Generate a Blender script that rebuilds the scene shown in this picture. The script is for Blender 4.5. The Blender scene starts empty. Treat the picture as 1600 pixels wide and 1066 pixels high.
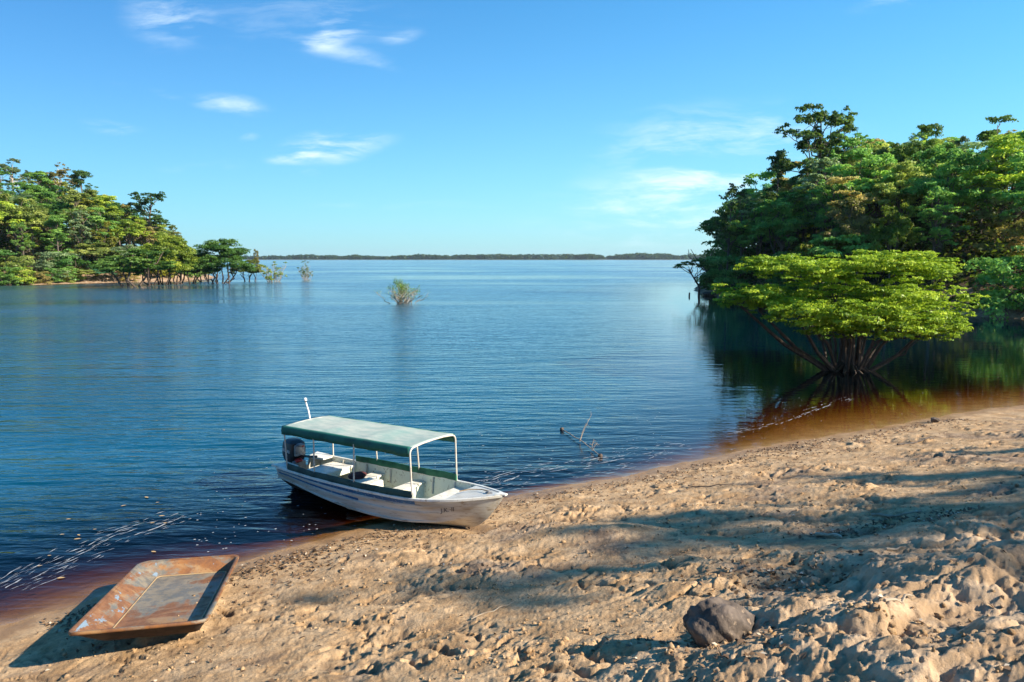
import bpy, math
import numpy as np
from mathutils import Matrix, Vector

scene = bpy.context.scene
COL = scene.collection
rad = math.radians
SUN_EL, SUN_AZ = 31.0, -20.0        # degrees; azimuth from +X towards +Y (river side)
SUN = np.array([math.cos(rad(SUN_EL))*math.cos(rad(SUN_AZ)), math.cos(rad(SUN_EL))*math.sin(rad(SUN_AZ)), math.sin(rad(SUN_EL))])

# ------------------------------------------------------------------ camera geometry
F, CX, CY, HY, CAMZ = 1067.0, 800.0, 533.0, 404.0, 5.0
TH = math.atan((CY-HY)/F)

def at(px, py, z):
    """world point at height z seen at photo pixel px,py"""
    vx = (px-CX)/F; vu = (CY-py)/F
    dy = math.cos(TH)+vu*math.sin(TH); dz = -math.sin(TH)+vu*math.cos(TH)
    t = (z-CAMZ)/dz
    return np.array([t*vx, t*dy, z])

def at_y(px, py, y):
    vx = (px-CX)/F; vu = (CY-py)/F
    dy = math.cos(TH)+vu*math.sin(TH); dz = -math.sin(TH)+vu*math.cos(TH)
    t = y/dy
    return np.array([t*vx, y, CAMZ+t*dz])

def rot3(y, p, r):
    cy, sy, cp, sp, cr, sr = math.cos(y), math.sin(y), math.cos(p), math.sin(p), math.cos(r), math.sin(r)
    return np.array([[cy,-sy,0],[sy,cy,0],[0,0,1]]) @ np.array([[cp,0,-sp],[0,1,0],[sp,0,cp]]) @ np.array([[1,0,0],[0,cr,-sr],[0,sr,cr]])

def mat4(R, t):
    M = np.eye(4); M[:3,:3] = R; M[:3,3] = t
    return Matrix(M.tolist())

# ------------------------------------------------------------------ noise
def sstep(a, b, x):
    t = np.clip((x-a)/(b-a), 0, 1); return t*t*(3-2*t)

def _h(ix, iy, s):
    n = (ix.astype(np.int64)*374761393 + iy.astype(np.int64)*668265263 + s*974634777) & 0xFFFFFFFF
    n = ((n ^ (n >> 13)) * 1274126177) & 0xFFFFFFFF
    n = ((n ^ (n >> 15)) * 2246822519) & 0xFFFFFFFF
    return ((n ^ (n >> 16)) & 0xFFFFFF) / float(0xFFFFFF)

def pnoise(x, y, s=0):
    ix = np.floor(x); iy = np.floor(y); fx = x-ix; fy = y-iy
    u = fx*fx*fx*(fx*(fx*6-15)+10); v = fy*fy*fy*(fy*(fy*6-15)+10)
    def g(dx, dy):
        a = _h(ix+dx, iy+dy, s)*2*np.pi
        return np.cos(a)*(fx-dx)+np.sin(a)*(fy-dy)
    return 1.5*((g(0,0)*(1-u)+g(1,0)*u)*(1-v)+(g(0,1)*(1-u)+g(1,1)*u)*v)

def fbm(x, y, s=0, o=4, gain=.5):
    r = 0; a = 1.0
    for i in range(o):
        r = r+a*pnoise(x, y, s+i*17); a *= gain; x = x*2.03+11.3; y = y*2.03-7.1
    return r

def worley(x, y, s=0):
    ix = np.floor(x); iy = np.floor(y)
    f1 = np.full(x.shape, 9.0); f2 = np.full(x.shape, 9.0)
    for dx in (-1, 0, 1):
        for dy in (-1, 0, 1):
            cx = ix+dx; cy = iy+dy
            d = np.hypot(cx+_h(cx, cy, s)-x, cy+_h(cx, cy, s+5)-y)
            f2 = np.minimum(f2, np.maximum(f1, d)); f1 = np.minimum(f1, d)
    return f1, f2

# ------------------------------------------------------------------ terrain functions
def spline(pts, n=8):
    P = np.array(pts, float); out = []
    Q = np.vstack([2*P[0]-P[1], P, 2*P[-1]-P[-2]])
    for i in range(1, len(Q)-2):
        for t in np.linspace(0, 1, n, endpoint=False):
            a, b, c, d = Q[i-1], Q[i], Q[i+1], Q[i+2]
            out.append(.5*((2*b)+(-a+c)*t+(2*a-5*b+4*c-d)*t*t+(-a+3*b-3*c+d)*t**3))
    out.append(P[-1]); return np.array(out)

SHORE = spline([(-40,-30),(-16,0),(-11.5,4.5),(-8.4,7.2),(-6.75,9.1),(-5.7,10.1),(-4.5,10.85),(-3.75,11.5),(-2.3,12.6),(-.14,13.95),
                (3.0,15.6),(6.1,17.5),(7.9,18.4),(11.6,20.2),(14.6,21.8),(17.4,22.9),(27,26),(45,31),(90,34),(200,30)], 5)

def sdist(x, y, line):
    """distance to an open line, positive to the right of its direction"""
    best = np.full(x.shape, 1e9); sgn = np.ones(x.shape)
    for a, b in zip(line[:-1], line[1:]):
        ab = b-a; L2 = ab@ab
        t = np.clip(((x-a[0])*ab[0]+(y-a[1])*ab[1])/L2, 0, 1)
        dx = x-(a[0]+t*ab[0]); dy = y-(a[1]+t*ab[1]); d = dx*dx+dy*dy
        m = d < best
        best = np.where(m, d, best); sgn = np.where(m, np.sign(ab[1]*dx-ab[0]*dy), sgn)
    return np.sqrt(best)*np.where(sgn == 0, 1, sgn)

# pose of the boat and of the tray, fitted to the photograph
BOAT_R = rot3(-.608, .045, -.008); BOAT_T = np.array([-4.676, 14.639, -.12])
TRAY_R = rot3(.256, -.036, -.165); TRAY_T = np.array([-4.604, 8.679, .621]); TW, TL = 1.438, 3.033

MOUNDS = [  # px, py, height, radius across, radius in depth
    (1290, 985, .20, .75, .60), (1430, 1020, .15, .9, .60), (1500, 925, .24, .62, .50), (1395, 905, .17, .42, .40),
    (1590, 890, .20, .60, .5), (1560, 1060, .08, .7, .4), (1190, 1050, .13, .45, .35), (1050, 1030, .08, .5, .3),
    (1330, 880, .09, .4, .4), (1105, 915, .07, .55, .45), (900, 835, .11, .9, .5), (985, 835, .10, .6, .4),
    (700, 905, .09, .7, .4), (790, 900, .08, .6, .4), (620, 960, .06, .6, .4), (1560, 820, .14, 1.2, .6),
    (1150, 770, .06, 1.4, .6), (1300, 760, .06, 1.3, .6), (480, 920, .06, .6, .4), (560, 880, .06, .6, .4)]
HOLES = [(1110, 985, .10, .5, .36), (1010, 870, .06, .9, .3), (1240, 905, .08, .5, .3), (1480, 985, .14, .8, .2), (620, 930, .06, .4, .3),
         (1330, 830, .05, 1.0, .5), (660, 985, .05, .5, .3), (1340, 1010, .07, .5, .12)]
_G = None

def base_z(x, y):
    d0 = sdist(x, y, SHORE)
    d = d0+.10*pnoise(x*.9, y*.9, 3)+.05*pnoise(x*2.7, y*2.7, 4)
    dp = np.maximum(d, 0)
    dp = np.minimum(dp, 20)
    z = np.where(d > 0, .12*dp+.0125*dp*dp, np.maximum(d*(.34-.25*sstep(2, 9, x)-.10*sstep(-4.5, -7, x))-.006*d*d*sstep(-1, -4, d), -6))
    return z, d

def _mounds():
    global _G
    if _G is None:
        _G = []
        for lst, s in ((MOUNDS, 1), (HOLES, -1)):
            for px, py, h, rx, ry in lst:
                z = 1.5
                for _ in range(40):
                    P = at(px, py, z); zz, _d = base_z(P[:1], P[1:2]); z = .5*z+.5*float(zz[0])
                _G.append((P[0], P[1], s*h, rx, ry))
    return _G

def height(x, y):
    x = np.asarray(x, float); y = np.asarray(y, float)
    z, d = base_z(x, y)
    r = np.hypot(x, y)
    near = 1-sstep(28, 60, r)
    dry = sstep(.25, 2.2, d)*near
    wx = x+.25*pnoise(x*1.3, y*1.3, 31); wy = y+.25*pnoise(x*1.3, y*1.3, 37)
    # mounds and hollows
    zone = np.zeros_like(x)
    for mx, my, h, rx, ry in _mounds():
        g = np.exp(-(((wx-mx)/rx)**2+((wy-my)/ry)**2)**1.4)
        z = z+h*g
    clay = sstep(1.1, 2.6, x*.55-(y-7.2)*.62)*sstep(8.8, 7.0, y)*near      # weathered clay at the lower right
    f1, f2 = worley(wx*1.45+3.1, wy*1.9, 71)
    e = np.clip((f2-f1)*2.6, 0, 1)
    z = z+clay*(.035*(np.sqrt(e)-.75))
    f1, f2 = worley(wx*3.4, wy*4.1, 91)
    z = z+clay*.010*(np.sqrt(np.clip((f2-f1)*2.4, 0, 1))-.7)
    rid = 1-np.abs(fbm(wx*1.7, wy*2.4, 55, 4, .55)); z = z+clay*.035*(rid-.8)
    # baked crust broken into plates, with crevices between
    ux = x+.35*fbm(x*.9, y*1.1, 131, 3); uy = y+.35*fbm(x*.9, y*1.1, 137, 3)
    f1, f2 = worley(ux*.95, uy*1.35, 151)
    crust = np.clip(clay+sstep(.0, .35, fbm(x*.35+4, y*.5, 161, 2))*sstep(10.8, 9.0, y-.25*x), 0, 1)*dry
    z = z+crust*((.065-.030*clay)*(sstep(.0, .13, f2-f1)-.8)+(.055-.025*clay)*pnoise(ux*1.6, uy*2.1, 163)*sstep(.05, .3, f2-f1))
    f1, f2 = worley(ux*2.6+7, uy*3.3, 171)
    z = z+crust*(.022-.012*clay)*(sstep(.0, .14, f2-f1)-.7)
    # weathered pits and grit on the clay
    z = z-clay*.028*sstep(.2, .6, fbm(x*5.5, y*6.5, 191, 3, .6))+clay*.007*fbm(x*16, y*18, 197, 3, .7)
    # trampled sand: soft lumps, clods with sharp shaded sides, grain
    mid = dry*(1-.55*clay)*(.22+1.2*sstep(-.25, .45, fbm(x*.45, y*.6, 177, 2)))
    z = z+mid*.050*fbm(x*.8, y*1.0, 7, 3)
    lum = np.abs(fbm(wx*1.9, wy*2.6, 13, 4, .58)); z = z+mid*.032*(lum-.3)
    patch = sstep(-.25, .35, pnoise(x*.55, y*.7, 77))
    f1, f2 = worley(wx*5.2, wy*6.5, 41)
    cl = np.clip(.52-f1, 0, 1)*sstep(.35, .7, _h(np.floor(wx*5.2), np.floor(wy*6.5), 8))
    z = z+mid*patch*.075*cl
    pits = fbm(wx*3.2, wy*4.4, 23, 3); z = z-mid*.045*sstep(.28, .62, pits)
    lf = 1-sstep(16, 30, r)
    z = z+dry*lf*(1-.5*clay)*(.009*fbm(x*7, y*9, 19, 4, .65)+.005*pnoise(x*31, y*36, 29))
    # drift line
    z = z+.018*np.exp(-((d-.75-.2*pnoise(x*.7, y*.7, 61))/.16)**2)*near*(.5+pnoise(x*6, y*8, 63))
    # room for the tray and the boat, which press into the ground
    def seat(R, T, hx, hy, z, kz, ox=0.0, soft=.12, lift=None):
        px = x-T[0]; py = y-T[1]
        lx = R[0,0]*px+R[1,0]*py; ly = R[0,1]*px+R[1,1]*py
        pl = T[2]+kz(lx, ly)
        w = sstep(-soft, 0, hx-np.abs(lx-ox))*sstep(-soft, 0, hy-np.abs(ly))
        zz = np.minimum(z, pl)
        if lift is not None: zz = np.maximum(zz, pl-.004-lift(lx, ly))
        return z*(1-w)+zz*w
    n = np.cross(TRAY_R[:,0], TRAY_R[:,1])
    k = TRAY_R[2,0]/1.0, TRAY_R[2,1]/1.0
    z = seat(TRAY_R, TRAY_T, TW/2-.30, TL/2-.30, z, lambda lx, ly: lx*k[0]+ly*k[1]-.222, lift=lambda lx, ly: .8*np.maximum(0, -.02-lx)+.8*np.maximum(0, np.abs(ly)-.9), soft=.3)
    z = seat(BOAT_R, BOAT_T, 2.6, .30, z, lambda lx, ly: .015+.045*lx+.25*np.abs(ly), ox=2.6, soft=.2)
    return z

def on_ground(px, py):
    z = 1.0
    for _ in range(60):
        P = at(px, py, z); z = .6*z+.4*float(height(P[:1], P[1:2])[0])
    return np.array([P[0], P[1], float(height(P[:1], P[1:2])[0])])

# ------------------------------------------------------------------ object helpers
def tag(o, label=None, cat=None, group=None, kind=None):
    if label: o['label'] = label
    if cat: o['category'] = cat
    if group: o['group'] = group
    if kind: o['kind'] = kind
    return o

def empty(name, loc=(0,0,0), rz=0.0, M=None):
    o = bpy.data.objects.new(name, None); COL.objects.link(o)
    o.empty_display_size = .3
    if M is not None: o.matrix_world = M
    else: o.location = loc; o.rotation_euler = (0,0,rz)
    return o

def link(name, me, mats, parent=None):
    for m in (mats if isinstance(mats, (list, tuple)) else [mats]): me.materials.append(m)
    o = bpy.data.objects.new(name, me); COL.objects.link(o)
    if parent is not None: o.parent = parent
    return o

def np_mesh(name, V, Fc, smooth=False, attrs=None, mi=None, up=False):
    """V (n,3), Fc (m,k) with one face size"""
    me = bpy.data.meshes.new(name)
    V = np.asarray(V, np.float32); Fc = np.asarray(Fc, np.int32); k = Fc.shape[1]
    if up:
        q = Fc[len(Fc)//2]; nz = np.cross(V[q[1]]-V[q[0]], V[q[2]]-V[q[1]])[2]
        if nz < 0: Fc = np.ascontiguousarray(Fc[:, ::-1])
    me.vertices.add(len(V)); me.vertices.foreach_set('co', V.ravel())
    me.loops.add(Fc.size); me.loops.foreach_set('vertex_index', Fc.ravel())
    me.polygons.add(len(Fc)); me.polygons.foreach_set('loop_start', np.arange(len(Fc), dtype=np.int32)*k)
    if smooth: me.polygons.foreach_set('use_smooth', np.ones(len(Fc), bool))
    if mi is not None: me.polygons.foreach_set('material_index', np.asarray(mi, np.int32))
    for n, v in (attrs or {}).items():
        a = me.attributes.new(n, 'FLOAT', 'POINT'); a.data.foreach_set('value', np.asarray(v, np.float32))
    me.update(calc_edges=True)
    return me

class MB:
    def __init__(s): s.v = []; s.f = []; s.m = []
    def add(s, V, Fs, m=0):
        b = len(s.v); s.v += [tuple(map(float, p)) for p in V]
        s.f += [tuple(b+i for i in f) for f in Fs]; s.m += [m]*len(Fs)
    def loft(s, rings, closed=True, cap0=False, cap1=False, m=0):
        n = len(rings[0]); V = [p for r in rings for p in r]; Fs = []
        for i in range(len(rings)-1):
            for j in range(n if closed else n-1):
                k = (j+1) % n
                Fs.append((i*n+j, i*n+k, (i+1)*n+k, (i+1)*n+j))
        if cap0: Fs.append(tuple(range(n))[::-1])
        if cap1: Fs.append(tuple((len(rings)-1)*n+j for j in range(n)))
        s.add(V, Fs, m)
    def tube(s, pts, radii, n=8, m=0, caps=True):
        P = np.array(pts, float)
        if np.isscalar(radii): radii = [radii]*len(P)
        T = np.gradient(P, axis=0); T /= np.linalg.norm(T, axis=1)[:,None]+1e-12
        ref = np.array([0,0,1.0]) if abs(T[0][2]) < .9 else np.array([1.0,0,0])
        u = np.cross(T[0], ref); u /= np.linalg.norm(u); rings = []
        for p, t, r in zip(P, T, radii):
            u = u-t*(u@t); u /= np.linalg.norm(u)+1e-12; w = np.cross(t, u)
            rings.append([p+r*(math.cos(a)*u+math.sin(a)*w) for a in np.arange(n)*2*math.pi/n])
        s.loft(rings, True, caps, caps, m)
    def box(s, c, d, R=None, m=0, bev=0.0):
        c = np.array(c, float); d = np.array(d, float)/2
        b = min(bev, *(d*.98))
        rings = []
        def rr(hx, hy, r, z):
            out = []
            for (sx, sy, a0) in ((1,1,0),(-1,1,90),(-1,-1,180),(1,-1,270)):
                for a in ((0,45,90) if r > 0 else (45,)):
                    t = math.radians(a0+a)
                    out.append(np.array([sx*(hx-r)+r*math.cos(t)*(1 if r > 0 else 0), sy*(hy-r)+r*math.sin(t)*(1 if r > 0 else 0), z]))
            return out
        if b > 0:
            rings = [rr(d[0]-b, d[1]-b, b*.6, -d[2]), rr(d[0], d[1], b, -d[2]+b), rr(d[0], d[1], b, d[2]-b), rr(d[0]-b, d[1]-b, b*.6, d[2])]
        else:
            rings = [rr(d[0], d[1], 0, -d[2]), rr(d[0], d[1], 0, d[2])]
        rings = [[(R@p if R is not None else p)+c for p in r] for r in rings]
        s.loft(rings, True, True, True, m)
    def build(s, name, mats, parent=None, smooth=False, bevel=0):
        me = bpy.data.meshes.new(name); me.from_pydata(s.v, [], s.f); me.update()
        me.polygons.foreach_set('material_index', s.m)
        if smooth: me.polygons.foreach_set('use_smooth', [True]*len(s.f))
        o = link(name, me, mats, parent)
        if smooth:
            try: me.set_sharp_from_angle(angle=math.radians(smooth if smooth is not True else 40))
            except Exception: pass
        if bevel:
            b = o.modifiers.new('bevel', 'BEVEL'); b.width = bevel; b.segments = 2; b.limit_method = 'ANGLE'
        return o

# ------------------------------------------------------------------ materials
class NT:
    def __init__(s, mat):
        s.t = mat.node_tree; s.t.nodes.clear()
    def n(s, typ, **kw):
        nd = s.t.nodes.new(typ)
        for k, v in kw.items():
            if k.startswith('i_'): nd.inputs[k[2:].replace('_', ' ')].default_value = v
            else: setattr(nd, k, v)
        return nd
    def l(s, a, b): s.t.links.new(a, b)
    def val(s, x):
        return x
    def math(s, op, a, b=None, clamp=False):
        nd = s.t.nodes.new('ShaderNodeMath'); nd.operation = op; nd.use_clamp = clamp
        for i, x in enumerate((a, b)):
            if x is None: continue
            if isinstance(x, (int, float)): nd.inputs[i].default_value = x
            else: s.l(x, nd.inputs[i])
        return nd.outputs[0]
    def mix(s, f, a, b, mode='MIX'):
        nd = s.t.nodes.new('ShaderNodeMix'); nd.data_type = 'RGBA'; nd.blend_type = mode; nd.clamp_factor = True
        for sock, x in ((nd.inputs[0], f), (nd.inputs[6], a), (nd.inputs[7], b)):
            if isinstance(x, (int, float)): sock.default_value = x
            elif isinstance(x, tuple): sock.default_value = (*x, 1) if len(x) == 3 else x
            else: s.l(x, sock)
        return nd.outputs[2]
    def noise(s, vec, scale, detail=4, rough=.55, dist=0.0):
        nd = s.n('ShaderNodeTexNoise'); nd.inputs['Scale'].default_value = scale; nd.inputs['Detail'].default_value = detail
        nd.inputs['Roughness'].default_value = rough; nd.inputs['Distortion'].default_value = dist
        if vec is not None: s.l(vec, nd.inputs['Vector'])
        return nd.outputs['Fac']
    def ramp(s, x, a, b, lo=0.0, hi=1.0):
        nd = s.n('ShaderNodeMapRange', clamp=True, interpolation_type='SMOOTHSTEP')
        nd.inputs[1].default_value = a; nd.inputs[2].default_value = b; nd.inputs[3].default_value = lo; nd.inputs[4].default_value = hi
        s.l(x, nd.inputs[0]); return nd.outputs[0]
    def mapping(s, vec, scale=(1,1,1), rot=(0,0,0), loc=(0,0,0)):
        nd = s.n('ShaderNodeMapping'); nd.inputs['Scale'].default_value = scale; nd.inputs['Rotation'].default_value = rot; nd.inputs['Location'].default_value = loc
        s.l(vec, nd.inputs['Vector']); return nd.outputs[0]
    def bump(s, h, strength, dist, normal=None):
        nd = s.n('ShaderNodeBump'); nd.inputs['Strength'].default_value = strength; nd.inputs['Distance'].default_value = dist
        s.l(h, nd.inputs['Height'])
        if normal is not None: s.l(normal, nd.inputs['Normal'])
        return nd.outputs[0]
    def out(s, sh):
        o = s.n('ShaderNodeOutputMaterial'); s.l(sh, o.inputs['Surface'])
    def pbsdf(s, color, rough=.6, normal=None, metallic=0.0, spec=.5):
        p = s.n('ShaderNodeBsdfPrincipled')
        for sock, x in (('Base Color', color), ('Roughness', rough), ('Metallic', metallic), ('Specular IOR Level', spec)):
            if isinstance(x, tuple): p.inputs[sock].default_value = (*x, 1)
            elif isinstance(x, (int, float)): p.inputs[sock].default_value = x
            else: s.l(x, p.inputs[sock])
        if normal is not None: s.l(normal, p.inputs['Normal'])
        return p.outputs[0]

def newmat(name):
    m = bpy.data.materials.new(name); m.use_nodes = True
    return m, NT(m)

def weathered(name, c1, c2, scale=6, rough=.5, amount=(.45,.7), metallic=0.0, bump=.0, stretch=(1,1,1), c3=None):
    m, t = newmat(name)
    tc = t.n('ShaderNodeTexCoord').outputs['Object']
    v = t.mapping(tc, stretch)
    n = t.noise(v, scale, 6, .6)
    c = t.mix(t.ramp(n, *amount), c1, c2)
    if c3: c = t.mix(t.ramp(t.noise(v, scale*4.3, 4, .6), .56, .7), c, c3)
    r = t.ramp(n, .3, .7, rough*.85, min(1, rough*1.15))
    nm = t.bump(t.noise(v, scale*7, 3), .3, bump) if bump else None
    t.out(t.pbsdf(c, r, nm, metallic))
    return m

def mat_sand():
    m, t = newmat('sand')
    geo = t.n('ShaderNodeNewGeometry'); pos = geo.outputs['Position']
    sx = t.n('ShaderNodeSeparateXYZ'); t.l(pos, sx.inputs[0]); z = sx.outputs[2]
    n1 = t.noise(pos, .55, 5, .6); n2 = t.noise(pos, 2.6, 6, .62); n3 = t.noise(pos, 14, 5, .65); n4 = t.noise(pos, 75, 3, .6)
    c = t.mix(t.ramp(n2, .35, .66), (.40,.245,.118), (.58,.395,.222))
    c = t.mix(t.ramp(n1, .52, .66), c, t.mix(t.ramp(n2, .4, .6), (.22,.145,.090), (.38,.27,.175)))
    c = t.mix(t.math('MULTIPLY', t.ramp(n3, .52, .70), .55), c, (.20,.125,.07))
    c = t.mix(t.math('MULTIPLY', t.ramp(n4, .55, .72), .45), c, (.58,.43,.28))
    c = t.mix(t.math('MULTIPLY', t.ramp(t.noise(pos, 110, 2, .6), .60, .74), .6), c, (.13,.09,.06))
    c = t.mix(t.math('MULTIPLY', t.ramp(t.noise(pos, 24, 8, .8), .54, .62), .55), c, (.15,.085,.045))
    c = t.mix(t.math('MULTIPLY', t.ramp(t.noise(t.mapping(pos, (1,1,1), (0,0,0), (5,9,2)), 33, 8, .8), .56, .66), .5), c, (.68,.50,.30))
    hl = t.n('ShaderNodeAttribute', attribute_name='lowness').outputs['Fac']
    c = t.mix(t.math('MULTIPLY', hl, .55), c, (.14,.09,.055))              # darker brown in pits and cracks
    cl = t.n('ShaderNodeAttribute', attribute_name='clay').outputs['Fac']
    c = t.mix(t.math('MULTIPLY', cl, .6), c, t.mix(t.ramp(n2, .42, .62), (.45,.31,.19), (.64,.47,.315)))
    wet = t.ramp(t.math('ADD', z, t.math('MULTIPLY', n2, .12)), .07, .20, 1.0, 0.0)
    c = t.mix(wet, c, t.mix(.55, c, (.20,.105,.045)))
    und = t.ramp(z, -.02, .03, 1.0, 0.0)
    c = t.mix(und, c, t.mix(t.ramp(n2, .35, .65), (.33,.17,.055), (.44,.25,.10)))
    rough = t.math('SUBTRACT', .95, t.math('MULTIPLY', wet, .5))
    nm = t.bump(t.noise(pos, 9, 8, .7), .65, .035)
    nm = t.bump(t.noise(pos, 38, 7, .75), .9, .020, nm)
    t.out(t.pbsdf(c, rough, nm, spec=.25))
    return m

def mat_water():
    m, t = newmat('river_water')
    geo = t.n('ShaderNodeNewGeometry'); pos = geo.outputs['Position']
    dep = t.n('ShaderNodeAttribute', attribute_name='depth').outputs['Fac']
    calm = t.n('ShaderNodeAttribute', attribute_name='calm').outputs['Fac']
    # ripples: long crests lying across the bay, wind patches, fine chop
    v1 = t.mapping(pos, (.55,1.9,1), (0,0,rad(-7)))
    v2 = t.mapping(pos, (1.3,4.6,1), (0,0,rad(6)))
    v3 = t.mapping(pos, (.16,.5,1), (0,0,rad(-3)))
    a = t.noise(v1, 1.0, 2, .5, .4); b = t.noise(v2, 1.0, 3, .55, .3); c0 = t.noise(v3, 1.0, 2, .5)
    wv = t.n('ShaderNodeTexWave', wave_type='BANDS', bands_direction='Y', wave_profile='SIN')
    wv.inputs['Scale'].default_value = .55; wv.inputs['Distortion'].default_value = 5.0; wv.inputs['Detail'].default_value = 2.0; wv.inputs['Detail Scale'].default_value = .55
    t.l(t.mapping(pos, (.32,1.0,1), (0,0,rad(-5))), wv.inputs['Vector'])
    wind = t.ramp(t.noise(t.mapping(pos, (.011,.03,1)), 1.0, 4, .6, .5), .33, .62, .25, 1.0)
    h = t.math('ADD', t.math('MULTIPLY', a, .9), t.math('MULTIPLY', b, .62))
    h = t.math('ADD', h, t.math('MULTIPLY', c0, 1.5))
    h = t.math('ADD', h, t.math('MULTIPLY', wv.outputs['Fac'], .11))
    amp = t.math('MULTIPLY', t.math('SUBTRACT', 1.0, t.math('MULTIPLY', calm, .955)), wind)
    h = t.math('MULTIPLY', h, amp)
    nm = t.bump(h, 1.0, .125)
    # tea coloured water: what the river bed looks like through it, and reflected sky blue painted in as diffuse
    comb = t.n('ShaderNodeCombineColor')
    for i, k in enumerate((-3.3, -4.8, -7.6)):
        t.l(t.math('POWER', math.e, t.math('MULTIPLY', dep, k)), comb.inputs[i])
    tr = t.n('ShaderNodeBsdfTransparent'); t.l(comb.outputs[0], tr.inputs['Color'])
    df = t.n('ShaderNodeBsdfDiffuse')
    deep = t.math('MULTIPLY', t.ramp(dep, .25, 2.6), t.math('SUBTRACT', 1.0, t.math('MULTIPLY', calm, .85)))   # reflected sky painted as diffuse blue, strongest where wind roughens the water
    t.l(t.mix(deep, (.0,.0,.0), (.0005,.062,.108)), df.inputs['Color'])
    ad = t.n('ShaderNodeAddShader'); t.l(tr.outputs[0], ad.inputs[0]); t.l(df.outputs[0], ad.inputs[1])
    dt = t.n('ShaderNodeVectorMath', operation='DOT_PRODUCT'); t.l(nm, dt.inputs[0]); t.l(geo.outputs['Incoming'], dt.inputs[1])
    cs = t.math('ABSOLUTE', dt.outputs['Value'])
    fr = t.math('ADD', .021, t.math('MULTIPLY', .979, t.math('POWER', t.math('SUBTRACT', 1.0, cs, True), 5.0)), True)
    gl = t.n('ShaderNodeBsdfGlossy'); t.l(t.math('ADD', .004, t.math('MULTIPLY', amp, .20)), gl.inputs['Roughness']); gl.inputs['Color'].default_value = (1,1,1,1); t.l(nm, gl.inputs['Normal'])
    mx = t.n('ShaderNodeMixShader'); t.l(fr, mx.inputs[0]); t.l(ad.outputs[0], mx.inputs[1]); t.l(gl.outputs[0], mx.inputs[2])
    t.out(mx.outputs[0])
    return m

def mat_leaf(name='leaf', trans=.35, gloss=.12):
    m, t = newmat(name)
    oi = t.n('ShaderNodeObjectInfo'); tone = t.n('ShaderNodeAttribute', attribute_name='tone').outputs['Fac']
    hs = t.n('ShaderNodeHueSaturation'); t.l(oi.outputs['Color'], hs.inputs['Color'])
    t.l(t.math('ADD', .535, t.math('MULTIPLY', tone, -.06)), hs.inputs['Hue'])
    t.l(t.math('ADD', .40, t.math('MULTIPLY', tone, 1.2)), hs.inputs['Value'])
    c = hs.outputs[0]
    d = t.n('ShaderNodeBsdfDiffuse'); t.l(c, d.inputs['Color'])
    tl = t.n('ShaderNodeBsdfTranslucent'); t.l(t.mix(.35, c, (.30,.42,.02), 'MIX'), tl.inputs['Color'])
    g = t.n('ShaderNodeBsdfGlossy'); g.inputs['Roughness'].default_value = .42; g.inputs['Color'].default_value = (.5,.5,.5,1)
    a = t.n('ShaderNodeMixShader'); a.inputs[0].default_value = trans; t.l(d.outputs[0], a.inputs[1]); t.l(tl.outputs[0], a.inputs[2])
    b = t.n('ShaderNodeMixShader'); b.inputs[0].default_value = gloss*.5; t.l(a.outputs[0], b.inputs[1]); t.l(g.outputs[0], b.inputs[2])
    t.out(b.outputs[0])
    return m

def mat_hill():
    m, t = newmat('hillside_earth')
    pos = t.n('ShaderNodeNewGeometry').outputs['Position']
    sx = t.n('ShaderNodeSeparateXYZ'); t.l(pos, sx.inputs[0])
    n = t.noise(pos, .35, 5, .6); n2 = t.noise(pos, 1.6, 5, .65)
    bank = t.mix(t.ramp(n2, .4, .65), (.26,.16,.095), (.44,.33,.23))
    duff = t.mix(t.ramp(n, .4, .6), (.035,.035,.015), (.075,.055,.03))
    zz = t.math('ADD', sx.outputs[2], t.math('MULTIPLY', n, -1.6))
    t.out(t.pbsdf(t.mix(t.ramp(zz, .9, 2.1), bank, duff), .95, t.bump(n2, .6, .2), spec=.1))
    return m

M = {}
M['sand'] = mat_sand(); M['water'] = mat_water(); M['leaf'] = mat_leaf('leaf', .48, .05); M['hill'] = mat_hill()
M['bright_leaf'] = mat_leaf('young_leaf', .40, .06)
M['bark'] = weathered('bark', (.13,.10,.075), (.055,.042,.032), 3, .9, stretch=(4,4,1))
M['pale_bark'] = weathered('pale_bark', (.42,.37,.31), (.25,.20,.16), 1.5, .9, stretch=(3,3,1))
M['wet_bark'] = weathered('wet_bark', (.075,.050,.035), (.030,.020,.014), 3, .7, stretch=(4,4,1))
M['twig'] = weathered('twig_wood', (.36,.29,.21), (.20,.15,.10), 12, .85)
M['hull'] = weathered('hull_paint', (.57,.56,.50), (.40,.34,.26), 2.2, .38, (.44,.70), c3=(.30,.24,.17), stretch=(.35,1,3))
M['bottom'] = weathered('dark_bottom', (.020,.018,.016), (.040,.033,.026), 4, .6, stretch=(.3,1,2))  # near-black colour below the chine, ending short of the bow
M['inside'] = weathered('inner_paint', (.70,.73,.61), (.58,.60,.48), 3.0, .5, c3=(.26,.22,.14))
M['seat'] = weathered('seat_paint', (.74,.73,.66), (.60,.56,.46), 4.0, .45, c3=(.45,.38,.28))
M['blue'] = weathered('blue_stripe', (.015,.10,.23), (.03,.17,.30), 5, .4, c3=(.30,.36,.38))
M['pipe'] = weathered('painted_pipe', (.54,.52,.46), (.50,.44,.36), 9, .4, c3=(.33,.24,.15))
M['valance'] = weathered('green_cloth', (.006,.115,.085), (.012,.075,.07), 3, .75, bump=.01)
M['curtain'] = weathered('rolled_green_cloth', (.006,.13,.065), (.004,.075,.045), 4, .7, bump=.01)
M['dark_curtain'] = weathered('dark_rolled_cloth', (.008,.055,.05), (.005,.035,.035), 4, .7, bump=.01)
M['black'] = weathered('black_cowl', (.018,.020,.022), (.035,.036,.038), 8, .38)
M['grey_metal'] = weathered('grey_casting', (.30,.30,.30), (.16,.16,.16), 14, .45, metallic=.5)
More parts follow.
